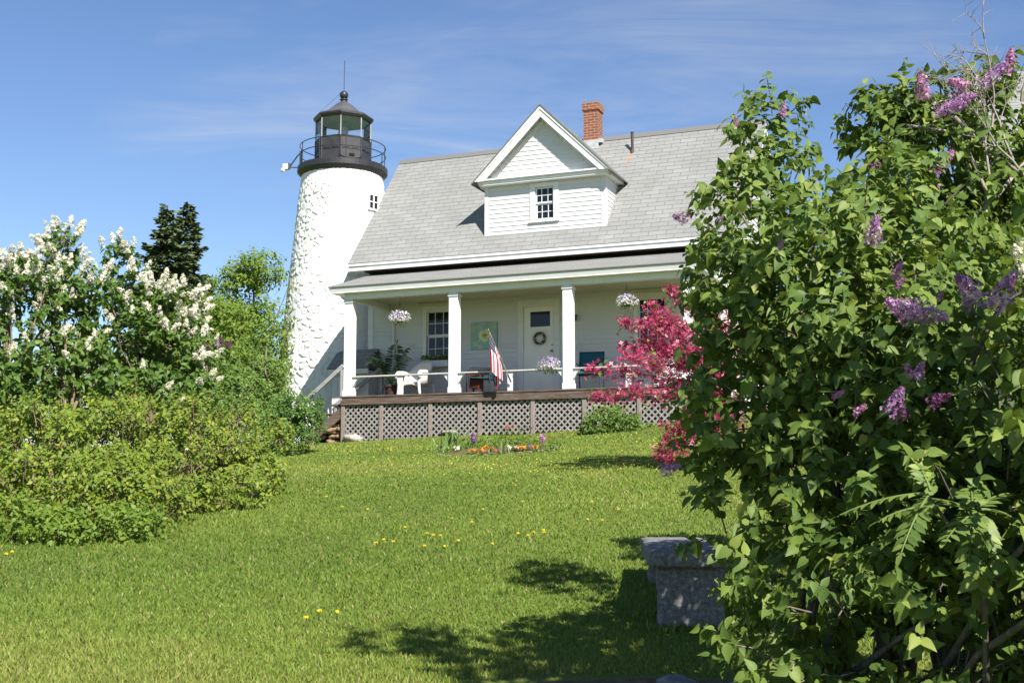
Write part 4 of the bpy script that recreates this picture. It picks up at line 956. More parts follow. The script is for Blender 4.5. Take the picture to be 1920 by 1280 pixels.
def shrub(name, base, label, cat, lobes, nspr, per, size, twig, mat, bark, seed, stem_k=14, r0=.02, r1=.004, tv=SV, tf=SF, shell=.5, gap=.12, gs=1.6, droop=.3, group=None, ntw=0, bases=None, wob=.22, nup=.5, spread=.9, fol='foliage', wig=.05, clipg=True):
    b = Vector(base); root = empty(name, b, 0, label, cat, group)
    P, D, g = crown(lobes, nspr, seed, shell, gap, gs, wob)
    if clipg:
        zg = np.array([gz(p[0], p[1]) for p in P]); k = P[:, 2] > zg + .04; P, D = P[k], D[k]
    V, Fc, r = foliage(P, D, g, per, size, twig, tv, tf, droop, nup=nup, spread=spread)
    off = np.array(b); mesh_obj(fol, np_mesh(fol, V - off, Fc, M[mat], r), root)
    mb = MB(); bs = bases or [b]
    Ps = P[~((P[:, 1] < 4.1) & (P[:, 2] > 2.6))]
    stems(mb, bs, Ps, g, stem_k, r0, r1, wig=wig)
    if ntw: twigs(mb, P, D, g, twig, ntw)
    mb.v = [(x - b.x, y - b.y, z - b.z) for x, y, z in mb.v]; mb.build('stem', M[bark], root, smooth=True)
    return root, P, D, g
def ln(px, py, Y, rx, rz=None, ry=None):
    p = at(px, py, Y); rz = rz or rx; return (p.x, p.y, p.z, rx, ry or rx, rz)
def gp(px, Y):
    x = (px - 960)/F*Y; return Vector((x, Y, gz(x, Y)))

# ------------------------------------------------------------------ near purple lilac (right)
PM = {k: [panicle_mesh('flower_cluster', k, n, L, W, fs, 40 + i) for i in range(3)] for k, n, L, W, fs in (('fl_lilac', 230, .17, .052, .0105), ('fl_pink', 190, .15, .045, .0105), ('fl_dark', 150, .12, .042, .0085))}
LS = .86
L1 = [ln(1450,225,7.5,.15,.20), ln(1425,300,7.5,.27,.28), ln(1470,350,7.4,.22), ln(1410,410,7.3,.33,.34), ln(1440,330,7.3,.2,.2), ln(1470,470,5.9,.36,.30), ln(1370,520,5.9,.15,.26), ln(1410,600,5.8,.27,.34), ln(1345,670,5.8,.12,.18),
      ln(1560,560,5.7,.46,.42), ln(1480,720,5.6,.45,.42), ln(1350,810,5.6,.25,.26), ln(1410,850,5.6,.30,.22), ln(1300,905,5.6,.16,.15), ln(1360,970,5.5,.20,.16), ln(1660,700,5.5,.5,.45), ln(1590,830,5.4,.5,.36), ln(1700,560,5.6,.36,.3),
      ln(1800,700,5.3,.5,.42), ln(1890,620,5.3,.42,.36), ln(1920,780,5.1,.5,.42), ln(1790,850,5.1,.5,.36), ln(1560,960,5.3,.40,.24), ln(1690,980,5.1,.46,.34), ln(1860,960,4.9,.5,.36),
      ln(1560,1100,5.1,.42,.30), ln(1680,1150,4.9,.5,.36), ln(1500,1200,5.0,.32,.28), ln(1620,1260,4.8,.46,.3), ln(1820,1130,4.7,.46,.36), ln(1910,1230,4.5,.42,.3), ln(1780,1260,4.6,.42,.26),
      ln(2010,900,5.0,.5,.6), ln(2000,1150,4.7,.5,.5)]
L1 = [(p.x, p.y, p.z, a*LS, b_*LS, c*LS) for (p, a, b_, c) in ((EYE + (Vector(l[:3]) - EYE)*LS, *l[3:]) for l in L1)]
L1 += [(2.25, 3.75, 2.35, .5, .45, .42), (2.1, 3.3, 1.6, .45, .4, .42), (2.6, 4.1, 2.2, .5, .5, .5), (2.25, 3.2, .9, .5, .45, .5), (1.78, 2.7, 1.1, .34, .34, .35), (1.76, 3.4, 1.72, .26, .26, .28), (1.62, 2.75, 1.45, .24, .24, .24)]  # unseen lobes outside the right frame edge, added to shade the lower leaves
L1 += [ln(1640,540,5.7,.45), ln(1600,680,5.6,.45), ln(1760,620,5.8,.5), ln(1720,460,6.0,.35), ln(1610,500,5.3,.38), ln(1560,600,5.2,.38), ln(1680,400,5.6,.3)]  # hidden rear lobes: bush depth, added to shade the bench
L1 += [(2.08,3.15,2.95,.34,.32,.30), (1.62,3.2,3.5,.34,.3,.28), (1.2,3.4,3.85,.38,.32,.28), (1.3,3.0,3.7,.3,.3,.25), (1.0,3.25,4.2,.3,.3,.25), (1.55,2.9,3.6,.3,.3,.25)]  # unseen lobes above the frame, added to cast the lawn's shadow pool
b1 = gp(1690, 4.7)
lil, P, D, g = shrub('lilac_bush', b1, 'large near lilac bush with heart-shaped leaves and purple flower clusters overhanging the stone bench', 'lilac', L1, 4700, 8, .060, .11, 'leaf_lilac', 'bark', 21, 46, .022, .004, CV, CF, shell=.45, gap=.20, gs=1.9, droop=.55, ntw=500,
    bases=[b1 + Vector((a, c, -.05)) for a, c in ((0, 0), (.2, .1), (-.25, .05), (.35, -.15), (-.1, -.2), (.6, -.1), (-.45, .0))], nup=.45)
mb = MB(); mb.tube([Vector(q) - b1 for q in ((2.15,3.5,.4), (2.2,3.2,1.6), (2.05,3.1,2.6), (1.75,3.15,3.3), (1.3,3.3,3.75), (.8,3.55,4.1))], [.04,.036,.03,.024,.016,.006], 8); mb.build('shade_limb', M['bark'], lil, smooth=True)  # out of view, added to carry the overhead shade-casting lobes
def put(par, lst, Y):
    for i, (px, py, kind, s, dx, dz) in enumerate(lst):
        panicle(PM[kind][i % 3], par, at(px, py, Y if not isinstance(Y, list) else Y[i]), (dx, -.45, dz), s)
put(lil, [(1466,222,'fl_pink',.62,.1,1), (1380,238,'fl_pink',.45,-.1,.8), (1292,412,'fl_dark',.95,-.9,.1), (1345,418,'fl_lilac',.35,.4,.5), (1722,596,'fl_lilac',1.0,-.9,.35), (1700,580,'fl_lilac',.95,.7,-.25), (1855,588,'fl_lilac',1.05,.45,.9), (1842,572,'fl_lilac',1.0,-.75,.65), (1633,462,'fl_lilac',.8,.1,1), (1715,712,'fl_lilac',.5,.2,.6), (1664,778,'fl_lilac',.75,.3,.7), (1690,790,'fl_dark',.8,-.2,.7), (1740,760,'fl_dark',.8,.5,.3), (1600,778,'fl_pink',.45,.5,.5), (1680,540,'fl_pink',.4,.4,.6), (1236,886,'fl_lilac',.62,.8,.3), (1760,565,'fl_pink',.3,.1,.7), (1675,525,'fl_pink',.55,.3,.8), (1708,705,'fl_pink',.45,-.4,.6), (1460,470,'fl_pink',.35,.2,.6), (1560,745,'fl_pink',.4,.5,.3)], 5.05)
for o, Yn in zip([c for c in lil.children if c.name.startswith('flower_cluster')], [6.1, 6.15, 5.9, 5.9, 3.98, 3.96, 3.82, 3.84, 4.35, 4.0, 3.98, 4.0, 3.95, 4.1, 4.2, 4.6, 4.0, 4.2, 4.1, 4.3, 4.2]):
    w = o.location + lil.location; k = Yn/w.y; o.location = EYE + (w - EYE)*k - lil.location; o.scale = [v*.86 for v in o.scale]

# taller lilac behind it at the right edge, with bare twigs
L2 = [ln(1660,240,7.4,.22,.26), ln(1720,200,7.4,.26,.24), ln(1800,165,7.4,.28,.18), ln(1880,180,7.4,.24,.2), ln(1660,330,7.3,.17,.2), ln(1740,300,7.3,.40,.32), ln(1840,290,7.3,.4,.32), ln(1620,420,7.2,.28,.26), ln(1720,420,7.2,.42,.34), ln(1830,430,7.2,.42,.36), ln(1920,400,7.2,.4,.4), ln(1670,540,7.1,.34,.3), ln(1780,560,7.1,.4,.3), ln(1900,560,7.1,.4,.3), ln(1990,300,7.3,.4,.5), ln(1580,450,7.2,.16,.2)]
b2 = gp(1830, 7.6)
lil2, P, D, g = shrub('lilac_bush', b2, 'taller lilac at the right edge with bare grey twigs sticking out of its top', 'lilac', L2, 1350, 8, .070, .12, 'leaf_lilac', 'bark', 33, 30, .026, .004, CV, CF, shell=.35, gap=.30, gs=2.0, droop=.45, ntw=260, bases=[b2 + Vector((a, c, -.05)) for a, c in ((0,0), (.25,.1), (-.3,0), (.5,0))])
put(lil2, [(1735,190,'fl_pink',1.15,-.3,.9), (1748,210,'fl_lilac',1.1,.9,.1), (1775,200,'fl_lilac',1.0,.8,.25), (1812,165,'fl_pink',1.0,-.7,.1), (1835,160,'fl_lilac',1.1,.7,.5), (1886,140,'fl_pink',1.0,.1,.9), (1655,322,'fl_dark',1.1,-.6,.1), (1708,328,'fl_pink',.7,.2,.5), (1750,325,'fl_pink',1.1,.4,.5), (1755,352,'fl_pink',1.0,-.7,-.2), (1648,355,'fl_dark',.7,.3,.4)], 6.78)
mb = MB(); gt = np.random.default_rng(9)
def dead(p, d, L, r, lev):
    pts = [p]; q = p.copy()
    for i in range(5):
        d = (d + Vector(gt.normal(0, .16, 3))).normalized(); q = q + d*(L/5); pts.append(q.copy())
    mb.tube([x - lil2.location for x in pts], [r*(1 - .14*i) for i in range(6)], 5, cap=False)
    if lev:
        for i in (2, 3, 4, 5):
            for s in range(1 if i < 4 else 2):
                dead(pts[i], (d + Vector(gt.normal(0, .6, 3))).normalized(), L*gt.uniform(.35, .6), r*.5, lev - 1)
for (px, py, ex, ey) in ((1855,330,1865,100), (1900,300,1845,60), (1920,330,1800,120), (1860,240,1890,20), (1915,190,1930,70)):
    a = at(px, py, 6.9); e = at(ex, ey, 6.9); dead(a, (e - a).normalized(), (e - a).length*.75, .009, 2)
mb.build('bare_branch', M['dead_twig'], lil2, smooth=True)
mb = MB()
for pts, r in ((((1830,640), (1845,480), (1850,360), (1800,250), (1700,235)), .016), (((1800,420), (1860,380), (1925,300)), .014), (((1790,220), (1850,280), (1920,330)), .013), (((1690,430), (1790,520), (1840,700)), .018), (((1900,640), (1880,500), (1905,380)), .018)):
    mb.tube([at(x, y, 6.95 + .1*math.sin(x)) - lil2.location for x, y in pts], [r*(1 - .12*i) for i in range(len(pts))], 7)
mb.build('branch', M['dead_twig'], lil2, smooth=True)

# white-flowered lilac glimpsed at the right frame edge
b3 = gp(1990, 6.6)
lw, P, D, g = shrub('lilac_bush', b3, 'white-flowered lilac just showing at the right frame edge above the purple clusters', 'lilac', [ln(1945,500,6.4,.2,.2), ln(1990,560,6.4,.3,.3)], 90, 8, .078, .12, 'leaf_lilac', 'bark', 51, 6, .02, .004, CV, CF, shell=.4, gap=.1)
WM = [panicle_mesh('flower_cluster', 'fl_white', 150, .16, .06, .016, 70 + i) for i in range(3)]
for (px, py) in ((1912,490), (1918,520), (1925,470)): panicle(WM[0], lw, at(px, py, 6.1), (-.5, -.5, .7), .7)

# pinnate-leaved sapling in front
sb = gp(1850, 3.9)
su = empty('rowan_sapling', sb, 0, 'sapling with feathery pinnate leaves in front of the near lilac at lower right', 'sapling')
for (x0, y0, x1, y1, dY, sag, n, ll) in ((1735,925,1575,965,.05,.03,10,.052), (1740,930,1690,1035,-.1,.03,10,.056), (1745,920,1720,870,.05,.02,8,.04), (1830,960,1715,935,.1,.03,10,.056), (1830,960,1775,1010,-.15,.02,9,.056), (1830,960,1815,1068,-.1,.04,11,.055), (1835,960,1860,1050,-.1,.03,10,.05), (1835,955,1925,985,.0,.03,10,.05), (1830,955,1900,925,.1,.03,10,.05), (1825,955,1820,915,.1,.02,9,.05), (1900,985,1960,1030,-.1,.03,9,.05), (1760,950,1650,975,0,.03,10,.05)):
    a = at(x0, y0, 3.85) - sb; e = at(x1, y1, 3.85 + dY) - sb
    frond(su, a, e, sag, n, ll*1.2, M['leaf_sumac'], width=.19, droop=.15)
for nm_, pts in (('stem', ((1850,1300), (1845,1100), (1830,960))), ('branch', ((1845,1100), (1790,1000), (1738,925))), ('branch', ((1848,1150), (1890,1050), (1905,985)))):
    mb = MB(); mb.tube([at(x, y, 3.9) - sb for x, y in pts], [.012, .008, .004], 6); mb.build(nm_, M['bark'], su, smooth=True)

# ------------------------------------------------------------------ crabapple with crimson blossom
cb = gp(1500, 16.5)
cr = empty('crabapple_tree', cb, 0, 'crabapple tree in deep pink blossom reaching in front of the right half of the porch', 'tree')
gc = np.random.default_rng(17); mb = MB(); BP = []
arms = [((1420,720),(1330,600),(1255,545)), ((1420,720),(1320,640),(1170,605)), ((1400,740),(1300,660),(1170,650)), ((1400,760),(1280,705),(1112,692)), ((1400,770),(1270,720),(1118,745)), ((1400,780),(1290,760),(1240,850)), ((1400,700),(1300,600),(1215,600)), ((1420,700),(1350,600),(1310,570)), ((1400,780),(1310,800),(1255,860)), ((1410,720),(1300,690),(1180,670)), ((1420,740),(1360,690),(1270,650)), ((1400,760),(1330,740),(1270,720)), ((1420,740),(1480,740),(1550,725)), ((1400,790),(1330,780),(1280,790)), ((1400,740),(1290,650),(1225,575)), ((1400,740),(1330,690),(1210,640))]
for k, (a, m, e) in enumerate(arms):
    Yk = 16.3 + gc.uniform(-.6, .5); A, Mi, E_ = at(*a, 16.6), at(*m, Yk), at(*e, Yk + gc.uniform(-.2, .2)); pts = []
    for j in range(13):
        t_ = j/12; q = A*(1-t_)**2 + Mi*2*t_*(1-t_) + E_*t_*t_ + Vector(gc.normal(0, .012, 3)); pts.append(q)
        if t_ > .2:
            dens = int(42 + 26*t_)
            sp = .085*(1.1 - t_) + .038
            for _ in range(dens): BP.append(np.array(q) + gc.normal(0, sp, 3)*np.array([1.15, 1, 1]))
            if j % 3 == 0 and t_ < .9:
                d2 = Vector(gc.normal(0, 1, 3)); d2.x -= .7; d2.z = abs(d2.z)*.5; d2.normalize(); Ls = gc.uniform(.14, .34)
                mb.tube([q - cb, q + d2*Ls - cb], [.006, .003], 4)
                for _ in range(48): BP.append(np.array(q + d2*Ls*gc.uniform(.2, 1.05)) + gc.normal(0, .036, 3))
    mb.tube([q - cb for q in pts], [.02*(1 - .075*j) for j in range(13)], 6)
tp_ = at(1410, 740, 16.6); mb.tube([(0,0,-.05), (.03,0,.4), tuple((tp_ - cb)*.7), tuple(tp_ - cb + Vector((0,0,.1)))], [.07,.06,.05,.035], 10); mb.build('trunk', M['bark_dark'], cr, smooth=True)
BP = np.array(BP); n = len(BP); r = np.clip(gc.normal(.45, .28, n), 0, 1)
V, Fc, rr = scatter(FTV, FTF, BP, rdir(n, gc), rdir(n, gc) + np.array([.2, -.7, .4]), gc.uniform(.022, .040, n), r); mesh_obj('blossom', np_mesh('blossom', V - np.array(cb), Fc, M['fl_crab'], rr), cr)
q = BP[gc.choice(n, 420)] + gc.normal(0, .09, (420, 3)); V, Fc, rr = scatter(SV, SF, q, rdir(420, gc), rdir(420, gc) + np.array([0, -.4, .8]), gc.uniform(.05, .08, 420)); mesh_obj('foliage', np_mesh('foliage', V - np.array(cb), Fc, M['leaf_green'], rr), cr)

# ------------------------------------------------------------------ left side: thicket, white lilacs, trees
def thicket(px, lob, label, seed, n, mat='leaf_thicket', size=.058, **kw):
    gq = np.random.default_rng(seed + 500); lob = lob + [(l[0] + gq.uniform(-90, 90), l[1] - gq.uniform(40, 62), l[2], .10, gq.uniform(.12, .2)) for l in lob[:2] for _ in range(2)]
    Y = lob[0][1]; b = gp(px, lob[0][2] if len(lob[0]) > 4 else 11.5)
    return shrub('thicket_shrub', b, label, 'shrub', [ln(*l) for l in lob], n, 8, size, .13, mat, 'bark_red', seed, 26, .010, .003, shell=.35, gap=.44, gs=1.7, droop=.1, group='yellow-green shrubs of the left thicket', ntw=420, wob=.55,
                 bases=[Vector((b.x + a, b.y + c, gz(b.x + a, b.y + c))) for a, c in ((-.5,.2), (-.2,-.1), (0,0), (.3,.1), (.6,.2))], **kw)
thicket(60, [(20,830,11.8,.62,.42), (90,840,11.4,.5,.42), (-60,860,11.5,.6,.5), (40,920,10.8,.55,.36), (-60,950,10.6,.5,.4)], 'yellow-green thicket shrub filling the left frame edge below the white lilacs', 61, 2200)
thicket(200, [(170,825,12.2,.55,.4), (230,840,12.0,.5,.4), (150,910,11.2,.55,.4), (240,930,11.0,.5,.36), (190,985,10.6,.3,.16)], 'yellow-green thicket shrub in front of the forked lilac trunk', 62, 2200)
thicket(320, [(310,815,13.2,.6,.42), (370,840,13.0,.5,.42), (300,900,12.0,.5,.36), (360,920,12.0,.45,.32), (280,960,11.2,.34,.22)], 'yellow-green thicket shrub below the white domed lilac', 63, 2100)
thicket(405, [(420,840,14.0,.5,.4), (450,870,13.6,.5,.34), (410,910,13.0,.5,.3), (480,890,13.6,.38,.2), (440,930,12.6,.42,.22), (400,950,12.2,.3,.2)], 'yellow-green thicket shrub with a branch reaching onto the lawn at its right end', 64, 1700)
for i, (px, py, Y, rx, lab) in enumerate(((30, 990, 10.2, .34, 'leafmost low shrub'), (115, 1000, 10.0, .26, ''), (235, 990, 10.1, .30, ''))):
    labels = ('low bright green bush on the lawn edge at the left frame border', 'small low green bush on the lawn edge, between two bigger low ones', 'low green bush on the lawn edge in front of the thicket middle')
    shrub('low_bush', gp(px, Y), labels[i], 'shrub', [ln(px, py, Y, rx, rx*.75), ln(px + 25, py + 8, Y - .1, rx*.6, rx*.5)], 230, 8, .055, .09, 'leaf_birch', 'bark_red', 70 + i, 8, .006, .002, shell=.3, gap=.1, gs=2.5, droop=.1, group='low bushes at the foot of the thicket')
WL = [panicle_mesh('flower_cluster', 'fl_white', 60, .17, .055, .022, 80 + i) for i in range(4)]
def wlilac(px, Y, label, lob, n, fl, seed, nf, bases=None, top=None):
    root, P, D, g = shrub('white_lilac', gp(px, Y), label, 'lilac', [ln(*l) for l in lob], n, 8, .085, .13, 'leaf_wl', 'bark_red', seed, 22, .028, .006, CV, CF, shell=.4, gap=.26, gs=1.5, droop=.4, group='white lilacs at the left', ntw=80, bases=bases, wob=.28)
    # flowers on the outer, sunlit ends
    sc = P[:, 2]*.9 + P[:, 0]*fl + .55*D[:, 2] - .35*D[:, 1] + .5*D[:, 0]*fl + g.normal(0, .55, len(P)); idx = np.argsort(-sc)[:nf]
    for i in idx:
        panicle(WL[int(g.integers(4))], root, P[i] + D[i]*.12, D[i] + np.array([0, 0, .9]) + .45*g.normal(size=3), float(g.uniform(.75, 1.2)))
    return root
wlilac(10, 15.5, 'white lilac cut by the left frame edge', [(10,500,15.6,.36,.3), (60,545,15.4,.36,.36), (-40,560,15.6,.6,.5), (30,640,15.2,.55,.5), (50,720,15.0,.5,.4), (-30,720,15.0,.5,.4)], 620, .1, 91, 96)
bB = gp(125, 16.0)
wlilac(125, 16.0, 'tall white lilac with a forked reddish trunk, second from the left', [(118,475,16.2,.26,.30), (100,540,16.2,.34,.3), (150,540,16.2,.36,.32), (125,610,16.0,.5,.4), (90,680,15.8,.4,.4), (165,690,15.8,.4,.36), (60,740,15.4,.4,.28)], 720, .05, 92, 84, bases=[bB, bB + Vector((.1, 0, 0)), bB + Vector((-.08, 0, 0))])
wlilac(270, 17.0, 'domed white lilac sloping down to the right, below the dark spruces', [(228,490,17.2,.22,.26), (250,560,17.2,.5,.36), (305,590,17.0,.5,.4), (340,650,16.8,.42,.42), (260,670,16.6,.6,.5), (350,720,16.6,.30,.34), (280,750,16.2,.55,.36), (205,640,17.0,.35,.5)], 1000, .75, 93, 99)
# forked trunk in view
mb = MB(); tb = [o for o in bpy.data.objects if o.name == 'white_lilac.001'][0]
for pts, r in ((((128,800),(122,765),(118,700),(123,650),(120,610)), .030), (((128,790),(138,740),(136,690),(143,640)), .024), (((130,785),(150,740),(168,690)), .024), (((122,770),(112,740),(60,725),(48,738)), .012)):
    mb.tube([at(x, y, 15.3 + .012*abs(x - 125)) - tb.location for x, y in pts], [r*(1 - .16*i) for i in range(len(pts))], 8)
mb.build('trunk', M['bark_red'], tb, smooth=True)

def spruce(px, topy, basey, Y, hw_, label, seed):
    g = np.random.default_rng(seed); tp = at(px, topy, Y); b = Vector((tp.x, tp.y, gz(tp.x, tp.y))); H = tp.z - b.z
    root = empty('spruce', b, 0, label, 'tree', 'dark spruces behind the lilacs')
    mb = MB(); mb.tube([(0,0,-.2), (0,0,H*.5), (0,0,H)], [.22, .12, .02], 10); mb.build('trunk', M['bark_dark'], root, smooth=True)
    P = []; D = []; S = []; N = []; br = MB(); z = H - .15
    while z > H*.25:
        f = (H - z)/H; L = hw_*min(1, f*1.5)*g.uniform(.8, 1.15) + .06; k = int(g.integers(6, 9))
        for i in range(k):
            a = g.uniform(0, 2*np.pi); Lb = L*g.uniform(.65, 1.15); dirv = np.array([math.cos(a), math.sin(a), 0]); zz = z + g.uniform(-.12, .12)
            tip = np.array([0, 0, zz]) + dirv*Lb + np.array([0, 0, -.22*Lb]); br.tube([(0, 0, zz), tuple((np.array([0,0,zz]) + tip)/2 - np.array([0,0,.08*Lb])), tuple(tip + np.array([0,0,.08*Lb]))], [.02, .012, .005], 4, cap=False)
            m = max(8, int(Lb*60))
            for t_ in np.linspace(.15, 1, m):
                p = np.array([0, 0, zz]) + dirv*Lb*t_ + np.array([0, 0, -.28*Lb*math.sin(t_*2.2)*.8 + .1*Lb*t_*t_]) ; wd = .28*Lb*(1.1 - t_) + .06
                side = np.cross(dirv, [0, 0, 1]); q = p + side*g.uniform(-wd, wd) + np.array([0, 0, g.uniform(-.06, .02)]); P.append(q); D.append(dirv*.8 + side*g.uniform(-.8, .8) + np.array([0, 0, g.uniform(-.5, .25)])); S.append(g.uniform(.16, .30)); N.append([0, 0, 1] + .5*g.normal(size=3))
        z -= g.uniform(.15, .26)
    br.build('branch', M['bark_dark'], root)
    tv = np.array([(0,0,0), (-.22,.3,0), (-.16,.7,-.05), (0,1,-.02), (.16,.7,-.05), (.22,.3,0), (0,.4,.1)]); tf = np.array([(0,6,1),(1,6,2),(2,6,3),(3,6,4),(4,6,5),(5,6,0)])
    V, Fc, r = scatter(tv, tf, np.array(P), np.array(D), np.array(N), np.array(S)); mesh_obj('foliage', np_mesh('foliage', V, Fc, M['needle'], r), root)
spruce(314, 385, 0, 40, 2.3, 'left of the two dark spruces, slightly shorter, rising behind the white lilacs', 101)
spruce(351, 378, 0, 41, 2.0, 'right of the two dark spruces, slightly taller, rising behind the white lilacs', 102)
def tree(px, Y, label, lob, n, seed, mat='leaf_birch', size=.09, gap=.42, gs=.9, name='birch_tree', r0=.06, group='light green trees left of the tower', stem_k=18, base=None):
    b = gp(px, Y); root, P, D, g = shrub(name, b, label, 'tree', [ln(*l) for l in lob], n, 8, size, .28, mat, 'bark', seed, stem_k, r0*.6, .008, shell=.2, gap=gap, gs=gs, droop=.3, group=group, ntw=60, wob=.35, fol='crown')
    tp = at(px, lob[0][1], Y); mb = MB(); mb.tube([(0,0,-.2), (.08,0,(tp.z-b.z)*.4), (-.05,0,(tp.z-b.z)*.75), (tp.x-b.x, 0, tp.z-b.z)], [r0*1.3, r0, r0*.6, .01], 8); mb.build('trunk', M['bark'], root, smooth=True); return root
tree(475, 30, 'airy light green birch standing against the sky left of the tower', [(480,510,30,.65,.5), (440,530,30,.55,.4), (510,550,30,.5,.5), (440,590,30,.6,.6), (490,620,30,.7,.7), (450,680,30,.7,.6), (505,690,30,.5,.6), (480,740,30,.7,.6)], 2100, 111, gap=.24, size=.11, stem_k=10)
tree(400, 27, 'yellow-green bushy tree between the spruces and the airy birch', [(385,590,27,.5,.4), (420,600,27,.45,.4), (400,650,27,.55,.5), (440,690,26,.5,.5), (380,640,27,.4,.4)], 900, 112, gap=.25, size=.10, name='small_tree')
tree(500, 25, 'dense dark-green shrubby tree touching the left side of the tower', [(500,650,26,.35,.5), (490,720,25,.5,.6), (450,740,25,.6,.5), (510,760,24.5,.4,.4)], 900, 113, mat='leaf_green', gap=.2, name='small_tree')
r_, P, D, g = shrub('purple_lilac', gp(385, 20), 'faded purple lilac behind the white domed lilac', 'lilac', [ln(375,640,21,.35,.3), ln(400,680,21,.35,.35), ln(390,740,20,.45,.4)], 260, 8, .085, .14, 'leaf_wl', 'bark_red', 114, 10, .02, .005, CV, CF, shell=.3, gap=.25)
PL = [panicle_mesh('flower_cluster', k_, 50, .17, .06, .024, 95) for k_ in ('fl_dark', 'fl_lilac')]
for i in np.argsort(-(P[:, 2] + .3*D[:, 2] - .3*D[:, 1]))[:22]: panicle(PL[i % 2], r_, P[i] + D[i]*.1, D[i] + np.array([0, 0, .8]), .8)
shrub('hedge_shrub', gp(430, 19), 'dark green shrub mass between the purple lilac and the tower bush', 'shrub', [ln(400,770,19,.5,.4), ln(450,790,18.5,.45,.4), ln(440,740,20,.45,.4), ln(370,790,17.5,.4,.35), ln(480,780,20,.3,.3)], 700, 8, .07, .13, 'leaf_green', 'bark', 115, 14, .015, .004, shell=.2, gap=.15, droop=.2)
shrub('hedge_shrub', gp(150, 19), 'dark shrubbery behind the trunks of the white lilacs', 'shrub', [ln(30,760,19,.7,.5), ln(130,765,19,.7,.5), ln(230,765,19,.7,.5), ln(80,700,19.5,.6,.5), ln(180,700,19.5,.6,.5)], 900, 8, .08, .14, 'leaf_green', 'bark', 118, 14, .015, .004, shell=.2, gap=.1, droop=.2)
shrub('round_shrub', gp(540, 22.3), 'round green shrub at the foot of the lighthouse tower left of the porch stairs', 'shrub', [ln(545,775,22.4,.42,.34), ln(520,800,22.2,.38,.32), ln(575,790,22.3,.30,.32), ln(550,825,22.0,.40,.24), ln(505,835,21.8,.30,.2), ln(590,760,22.5,.10,.22)], 820, 8, .07, .11, 'leaf_lilac2', 'bark', 116, 16, .014, .004, shell=.3, gap=.12, droop=.2, ntw=60)
shrub('round_shrub', gp(1150, 23.6), 'dense green rounded bush growing against the right end of the lattice', 'shrub', [ln(1130,795,23.6,.40,.28), ln(1175,800,23.4,.38,.28), ln(1150,780,23.8,.34,.24), ln(1205,812,23.2,.3,.2), ln(1105,808,23.6,.2,.16)], 760, 8, .065, .09, 'leaf_green', 'bark', 117, 14, .012, .003, shell=.3, gap=.06, gs=2.4, droop=.15)

# ------------------------------------------------------------------ stone bench
bq = Vector((.97, 6.72, gz(.97, 6.72)))
be = empty('stone_bench', bq, -R(4.5), 'old grey granite slab bench seen end-on in the shade of the lilac', 'bench')
def rough_block(name, x0, x1, y0, y1, z0, z1, amp, seed, mat, parent, n=(10, 14, 6), rnd=.03):
    import bmesh
    bm = bmesh.new(); bmesh.ops.create_cube(bm, size=1); bmesh.ops.subdivide_edges(bm, edges=bm.edges, cuts=9, use_grid_fill=True)
    c = Vector(((x0+x1)/2, (y0+y1)/2, (z0+z1)/2)); d = Vector((x1-x0, y1-y0, z1-z0))
    for v in bm.verts:
        p = v.co; q = Vector((p.x*d.x, p.y*d.y, p.z*d.z))
        e = Vector([max(0, abs(q[i]) - d[i]/2 + rnd)*(1 if q[i] > 0 else -1) for i in range(3)])
        if e.length > rnd: q -= e - e.normalized()*rnd
        s = noise.noise(q*4 + Vector((seed, 0, 0)))*amp + noise.noise(q*14 + Vector((0, seed, 0)))*amp*.5
        v.co = c + q*(1 + 0) + q.normalized()*s
    me = bpy.data.meshes.new(name); bm.to_mesh(me); bm.free(); me.materials.append(mat); me.polygons.foreach_set('use_smooth', [True]*len(me.polygons))
    return link(bpy.data.objects.new(name, me), parent)
rough_block('seat', -.215, .215, -.06, 1.80, .325, .43, .022, 3, M['granite'], be, rnd=.025)
rough_block('leg', -.17, .20, 0, .22, -.15, .335, .02, 5, M['granite'], be, rnd=.02); rough_block('leg', -.17, .18, 1.4, 1.62, -.1, .335, .02, 8, M['granite'], be, rnd=.02)

# rocks and stones
def stone(name, p, r, sq, seed, mat, label, cat, group=None):
    mb = MB(); mb.sphere((0,0,0), r, 22, 14, sq); vs = []
    for v in mb.v:
        q = Vector(v); n1 = noise.noise(q*(1.6/r) + Vector((seed, 0, 0))); n2 = noise.noise(q*(5/r) + Vector((0, seed, 0))); vs.append(tuple(q*(1 + .28*n1 + .10*n2)))
    mb.v = vs; o = mb.build(name, mat, None, loc=p, smooth=True); o.rotation_euler = (0, 0, seed); return tag(o, label, cat, group)
x, y = .74, 5.55; stone('boulder', (x, y, gz(x, y) + .0), .085, (1.5, 1, .55), 2.0, M['rock'], 'grey rock half sunk in bare soil at the bottom edge below the bench', 'rock')
x, y = 1.02, 5.48; stone('boulder', (x, y, gz(x, y) + .0), .06, (1.6, 1, .5), 4.0, M['rock'], 'small dark rock in the shade right of the sunlit grey rock', 'rock')
gs_ = np.random.default_rng(23)
for i in range(22):
    u = gs_.uniform(-.72, -.04); z = gs_.uniform(-1.08, -.42 + .45*u); p = hw(u, .14 + gs_.uniform(0, .10) + (.0), z)
    stone('fieldstone', p, gs_.uniform(.055, .12), (1.5, 1.0, .62), i*1.3, M['field'], 'brown rubble stone stacked under the porch steps', 'stone', 'rubble stones under the porch steps')
p = hw(.32, -.03, -.97); stone('fieldstone', p, .15, (1.7, .9, .75), 31, M['pale_stone'], 'large pale fieldstone at the foot of the leftmost lattice panel', 'stone')
p = hw(2.72, -.05, -.86); stone('fieldstone', p, .12, (1.9, .9, .4), 37, M['pale_stone'], 'flat pale stone at the lattice foot behind the irises', 'stone')
